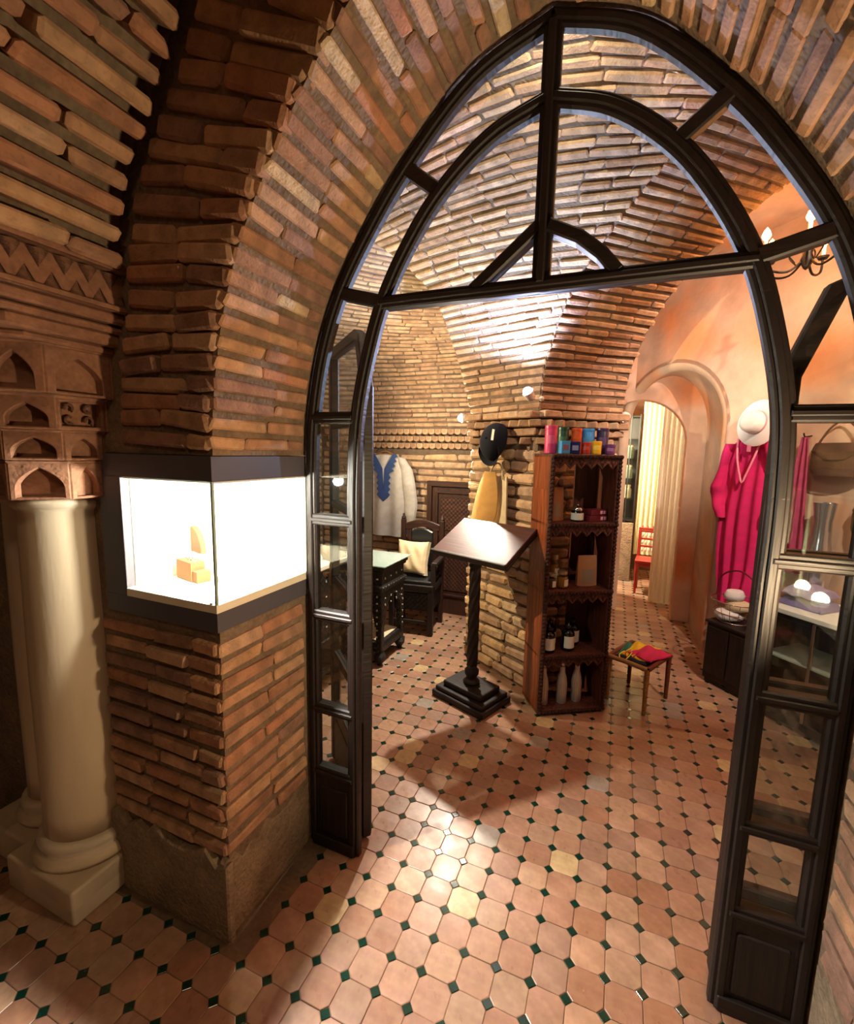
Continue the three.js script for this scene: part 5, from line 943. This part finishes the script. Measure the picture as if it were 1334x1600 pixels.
{
  const t = thing('display_cabinet', 'dark glass-fronted cabinet with a white shelf seen through the right side light', 'cabinet', onWall(1.07, 0, 0.26), WALLY);
  part('carcass', [box(0.6, 0.05, 0.4, 0, 0.05, 0, 0.004), box(0.03, 0.66, 0.4, -0.285, 0.36, 0, 0.004), box(0.03, 0.66, 0.4, 0.285, 0.36, 0, 0.004), box(0.6, 0.6, 0.02, 0, 0.36, -0.19, 0.004)], M.darkWood, t);
  part('top', box(0.64, 0.03, 0.44, 0, 0.7, 0, 0.005), M.whiteLac, t, 'white top board');
  part('door_glass', box(0.54, 0.56, 0.005, 0, 0.37, 0.19, 0.001), M.glass, t);
  for (const x of [-0.27, 0, 0.27]) part('door_bar', box(0.018, 0.6, 0.02, x, 0.37, 0.19, 0.003), M.chrome, t);
  part('inner_shelf', box(0.54, 0.012, 0.34, 0, 0.4, 0, 0.002), M.whiteLac, t);
  const cl = (lab, x, y, z, w, h, mat) => solo('folded_garment', slab((u, v) => V((u - 0.5) * w, h * (Math.sin(u * Math.PI) * Math.sin(v * Math.PI)) ** 0.3 + 0.004 * Math.sin(u * 15), (0.5 - v) * 0.2), () => V(0, 1, 0), 14, 10, 0, 0.006), mat, lab, 'garment', onWall(1.07 + x, 0.722 + y, 0.26 + z), WALLY);
  cl('purple folded garment lying on the white cabinet top', -0.14, 0, 0.02, 0.24, 0.07, M.purple);
  cl('paler lilac garment stacked on the purple one', -0.14, 0.068, 0.02, 0.2, 0.06, std('#b3a0c0', { map: T.cloth }));
  cl('cream folded garment at the right of the white cabinet top', 0.16, 0, 0.0, 0.2, 0.09, M.cushion);
  const v = thing('glass_vase', 'tall silvery glass vase standing behind the folded garments', 'vase', onWall(0.85, 0.716, 0.11), 0);
  part('body', lathe([[0.0001, 0], [0.05, 0], [0.06, 0.02], [0.075, 0.14], [0.07, 0.26], [0.05, 0.38], [0.045, 0.5], [0.06, 0.62], [0.055, 0.62], [0.04, 0.5], [0.045, 0.38], [0.0001, 0.03]], 30), std('#d8d8dc', { metalness: 0.85, roughness: 0.18 }), v);
  part('foot_ring', new THREE.TorusGeometry(0.052, 0.006, 8, 28).rotateX(Math.PI / 2).translate(0, 0.006, 0), M.chrome, v);
  const bg = (lab, u, y, mat, w, h) => { const g = thing('leather_bag', lab, 'bag', onWall(u, y, 0.03), WALLY); part('bag_body', clothGeo([[h, -w * 0.4, w * 0.4], [h * 0.7, -w / 2, w / 2], [h * 0.2, -w / 2, w / 2], [0, -w * 0.44, w * 0.44]], (a, b) => 0.02 + 0.05 * Math.sin(Math.PI * a) ** 0.5, 0.03), mat, g); part('flap', clothGeo([[h * 1.01, -w * 0.42, w * 0.42], [h * 0.75, -w * 0.5, w * 0.5], [h * 0.5, -w * 0.3, w * 0.3]], (a, b) => 0.03 + 0.05 * Math.sin(Math.PI * a) ** 0.5, 0.006), mat, g); part('strap', tube([[-w * 0.4, h * 0.95, 0.02], [-w * 0.2, h * 1.5, 0.015], [0, h * 1.7, 0.01], [w * 0.2, h * 1.5, 0.015], [w * 0.4, h * 0.95, 0.02]], 0.006, 20, 6), mat, g); };
  bg('brown leather bag hanging at the top right of the pink wall', 0.85, 1.5, M.brown, 0.3, 0.2);
  bg('olive canvas bag hanging lower right of the brown one', 1.1, 1.15, std('#6a5a2c', { map: T.cloth }), 0.28, 0.2);
}
// ================================================================ PASSAGE: CURTAINS, RED CHAIR, SHELVES
function curtain(label, x0, x1, z, y0, y1, mat, n) { solo('curtain', slab((u, v) => V((u - 0.5) * (x1 - x0), y0 + (y1 - y0) * v, 0.018 * Math.sin(u * n) * (0.7 + 0.3 * Math.sin(v * 2))), () => V(0, 0, 1), 60, 8, 0, 0.004), mat, label, 'curtain', [(x0 + x1) / 2, 0, z]); }
curtain('long white curtain hanging just behind the archway', 0.42, 0.68, -5.42, 0.005, 2.35, M.curtain, 34);
curtain('pale yellow green curtain hanging further back in the passage', 0.27, 0.62, -6.3, 0.35, 2.35, M.curtainG, 40);
{
  const t = thing('red_chair', 'small red painted chair with white spindles half hidden by the white curtain', 'chair', [0.47, 0, -5.82], R(-6));
  for (const sx of [-1, 1]) { part('leg', [lathe([[0.0001, 0], [0.012, 0], [0.014, 0.05], [0.022, 0.1], [0.016, 0.14], [0.024, 0.36], [0.0001, 0.37]], 10).translate(sx * 0.16, 0, 0.13)], M.redPaint, t); part('back_post', box(0.032, 0.72, 0.032, sx * 0.165, 0.36, -0.13, 0.006), M.redPaint, t); }
  part('seat', [box(0.37, 0.035, 0.32, 0, 0.385, 0, 0.01), box(0.35, 0.05, 0.29, 0, 0.35, 0, 0.006)], M.redPaint, t);
  [0.48, 0.57, 0.66].forEach((y) => { part('back_rail', box(0.33, 0.022, 0.025, 0, y + 0.045, -0.13, 0.004), M.redPaint, t); part('spindles', Array.from({ length: 8 }, (_, i) => lathe([[0.0001, 0], [0.008, 0.004], [0.013, 0.03], [0.008, 0.058], [0.0001, 0.062]], 8).translate(-0.13 + i * 0.037, y - 0.026, -0.125)), M.label, t, 'row of white turned spindles'); });
  part('crest_rail', [box(0.36, 0.03, 0.03, 0, 0.735, -0.13, 0.006), ...Array.from({ length: 6 }, (_, i) => new THREE.ConeGeometry(0.012, 0.035, 6).translate(-0.14 + i * 0.056, 0.765, -0.13))], M.redPaint, t);
}
{
  const t = thing('glass_cupboard', 'dark metal glazed cupboard at the left of the passage', 'cupboard', [-0.05, 0, -6.4]);
  part('base', box(0.6, 0.75, 0.34, 0, 0.375, 0, 0.006), M.render, t, 'plastered base');
  part('back', box(0.6, 1.35, 0.02, 0, 1.43, -0.15, 0.002), M.darkMetal, t);
  for (const x of [-0.29, -0.05, 0.19, 0.29]) part('upright', box(0.018, 1.35, 0.018, x, 1.43, 0.14, 0.003), M.darkMetal, t);
  for (const y of [0.78, 1.05, 1.3, 1.55, 1.8, 2.08]) part('glass_shelf', box(0.58, 0.012, 0.28, 0, y, 0, 0.002), y === 0.78 || y === 2.08 ? M.darkMetal : M.jarGlass, t);
  let n = 0;
  for (const [y, lab] of [[1.056, 'lowest'], [1.306, 'second'], [1.556, 'third']]) for (const [x, place] of [[0.08, 'left'], [0.2, 'right']]) { const k = thing('glass_jar', `greenish glass jar at the ${place} on the ${lab} glass shelf of the dark cupboard`, 'jar', [-0.05 + x, y + 0.001, -6.36]); part('glass', lathe([[0.0001, 0], [0.045, 0], [0.05, 0.01], [0.05, 0.11], [0.035, 0.14], [0.035, 0.15]], 20), std(['#5a6a58', '#8a8a70', '#4d5c50'][n++ % 3], { roughness: 0.15, metalness: 0.3 }), k); part('lid', lathe([[0.038, 0.148], [0.038, 0.17], [0.0001, 0.175]], 18), M.lid, k); }
}
// ================================================================ LAMPS
function spot(label, p, mount, to, color, I, cone, down) {
  const t = thing('spotlight', label, 'spotlight', [p.x, p.y, p.z]), dir = to.clone().sub(p).normalize();
  const q = new THREE.Quaternion().setFromUnitVectors(V(0, 1, 0), dir);
  const head = lathe([[0.012, -0.05], [0.026, -0.045], [0.032, -0.01], [0.036, 0.006], [0.033, 0.006], [0.029, -0.008], [0.0001, -0.03]], 20); head.applyQuaternion(q); part('lamp_head', head, M.whiteLac, t);
  const bulb = new THREE.SphereGeometry(0.03, 16, 12); bulb.applyQuaternion(q); bulb.translate(dir.x * 0.006, dir.y * 0.006, dir.z * 0.006); part('bulb', bulb, glow(color, 14), t, 'glowing bulb');
  const mo = mount.clone().sub(p); part('arm', [tube([[-dir.x * 0.03, -dir.y * 0.03, -dir.z * 0.03], [mo.x * 0.5, mo.y * 0.5 - 0.02, mo.z * 0.5], [mo.x, mo.y, mo.z]], 0.005, 10, 6), new THREE.SphereGeometry(0.016, 10, 8).translate(mo.x, mo.y, mo.z)], M.whiteLac, t);
  const L = cone ? new THREE.SpotLight(color, I, 12, cone, 0.35, 2) : new THREE.PointLight(color, I, 12, 2);
  L.position.set(dir.x * 0.014, dir.y * 0.014, dir.z * 0.014); L.castShadow = true; L.shadow.radius = 1; t.add(L);
  if (down) { const S = new THREE.SpotLight(color, down, 0, 0.95, 0.5, 2); S.position.copy(L.position); S.target.position.set(-0.17, -1.86, 0.52); S.castShadow = true; S.shadow.radius = 1; t.add(S, S.target); }
  if (cone) { L.target.position.copy(dir).multiplyScalar(2); t.add(L.target); }
}
spot('small cool white spotlight on the pillar corner above the shelf unit', V(-0.525, 1.965, -2.845), V(-0.46, 1.94, -2.955), V(-0.875, 2.665, -2.245), '#c6d2ff', LIGHT.spotA, 1.35);
spot('small white spotlight at the left corner of the pillar below the vault', V(-1.13, 1.86, -3.42), V(-1.03, 1.84, -3.36), V(-1.9, 1.75, -2.9), '#fff0dc', LIGHT.spotB, 0, LIGHT.spotBdown);
spot('bright spotlight at the right end of the pillar beside the archway', V(0.03, 1.86, -3.44), V(-0.02, 1.84, -3.38), V(0.3, 2.6, -4.6), '#fff2e2', LIGHT.spotC, 1.2);
spot('spotlight on the left wall of the back bay out of sight of the doorway', V(-2.6, 2.25, -2.1), V(-2.82, 2.24, -2.1), V(-0.9, 1.9, -3.3), '#ffe0b0', LIGHT.wallSpot, 0.78);
{
  const c = V(0.83, 2.635, -3.04);
  const t = thing('chandelier', 'small wrought iron chandelier with five bare candle bulbs near the pink wall', 'chandelier', [c.x, c.y, c.z]);
  part('stem', [tube([[0, 0.56, 0], [0, 0.3, 0], [0, 0.0, 0]], 0.008, 10, 8), lathe([[0.0001, -0.07], [0.012, -0.06], [0.03, -0.02], [0.02, 0.01], [0.03, 0.04], [0.012, 0.08], [0.0001, 0.09]], 16), lathe([[0.0001, 0.55], [0.05, 0.55], [0.04, 0.575], [0.0001, 0.575]], 16)], M.iron, t);
  [-132, 106, 62, -54, 175].map(R).forEach((a) => {
    const x = Math.cos(a), z = Math.sin(a);
    const arm = part('arm', [tube([[0, 0, 0], [x * 0.08, -0.07, z * 0.08], [x * 0.18, -0.04, z * 0.18], [x * 0.19, 0.03, z * 0.19]], 0.006, 16, 6), tube([[x * 0.05, -0.03, z * 0.05], [x * 0.09, 0.03, z * 0.09], [x * 0.06, 0.06, z * 0.06]], 0.004, 10, 5), lathe([[0.0001, 0.02], [0.02, 0.025], [0.028, 0.04], [0.0001, 0.042]], 12).translate(x * 0.19, 0, z * 0.19)], M.iron, t);
    part('candle', new THREE.CylinderGeometry(0.009, 0.009, 0.05, 10).translate(x * 0.19, 0.067, z * 0.19), M.felt2, arm);
    part('bulb', lathe([[0.0001, 0.09], [0.014, 0.1], [0.022, 0.117], [0.014, 0.14], [0.0001, 0.16]], 12).translate(x * 0.19, 0, z * 0.19), glow('#ffbf70', 30), arm, 'glowing warm bulb');
    const L = new THREE.PointLight('#ff9440', LIGHT.chandelier, 10, 2); L.position.set(x * 0.19, 0.115, z * 0.19); L.castShadow = true; t.add(L);
  });
}
function ceilingLamp(label, x, y, z, color, I, size) {
  const t = thing('ceiling_lamp', label, 'lamp', [x, y, z]);
  part('rim', lathe([[size * 0.5, 0], [size * 0.56, 0], [size * 0.56, -0.03], [size * 0.5, -0.03]], 28), M.brass, t);
  part('lamp_disc', new THREE.CylinderGeometry(size * 0.5, size * 0.5, 0.02, 28).translate(0, -0.012, 0), glow(color, 2.5), t);
  const L = new THREE.RectAreaLight(color, I, size * 0.9, size * 0.9); L.position.set(0, -0.035, 0); L.rotation.x = -Math.PI / 2; t.add(L);
}
{
  const t = thing('wall_globe', 'round opal globe lamp on the left wall of the passage behind the pillar', 'lamp', [-0.22, 1.95, -5.75]);
  part('globe', new THREE.SphereGeometry(0.07, 24, 16), glow('#fff4d8', 6), t); part('arm', tube([[-0.14, -0.03, 0], [-0.1, -0.06, 0], [-0.03, -0.065, 0], [0, -0.06, 0]], 0.01, 12, 8), M.brass, t);
  const L = new THREE.PointLight('#fff2d0', LIGHT.corridor, 0, 2); L.castShadow = true; L.shadow.radius = 3; t.add(L);
}
{
  const t = thing('door_lamp', 'small shaded lamp fixed above the inside of the arched doorway', 'lamp', [-0.237, 2.91, -1.485]);
  part('shade', box(0.3, 0.05, 0.09, 0, 0.03, -0.02, 0.01), M.brass, t); part('lamp_plate', box(0.26, 0.012, 0.07, 0, 0, -0.02, 0.003).rotateX(0.5), glow('#ffe8cc', 2), t);
  const L = new THREE.RectAreaLight('#ffe8cc', LIGHT.doorLamp, 0.26, 0.07); L.position.set(0, -0.015, -0.03); L.rotation.x = -Math.PI / 2 + 0.95; t.add(L);
}
spot('spotlight under the ceiling beside the doorway aimed at the magenta robe', V(1.25, 3.0, -1.8), V(1.25, 3.18, -1.8), V(0.8, 1.35, -4.1), '#ffe4d2', LIGHT.salon, 0.62);
ceilingLamp('flat ceiling lamp of the front room behind the viewer', 0.4, 3.68, 1.0, '#ffd9a8', LIGHT.nearLamp, 0.5);
renderer.render(scene, camera);
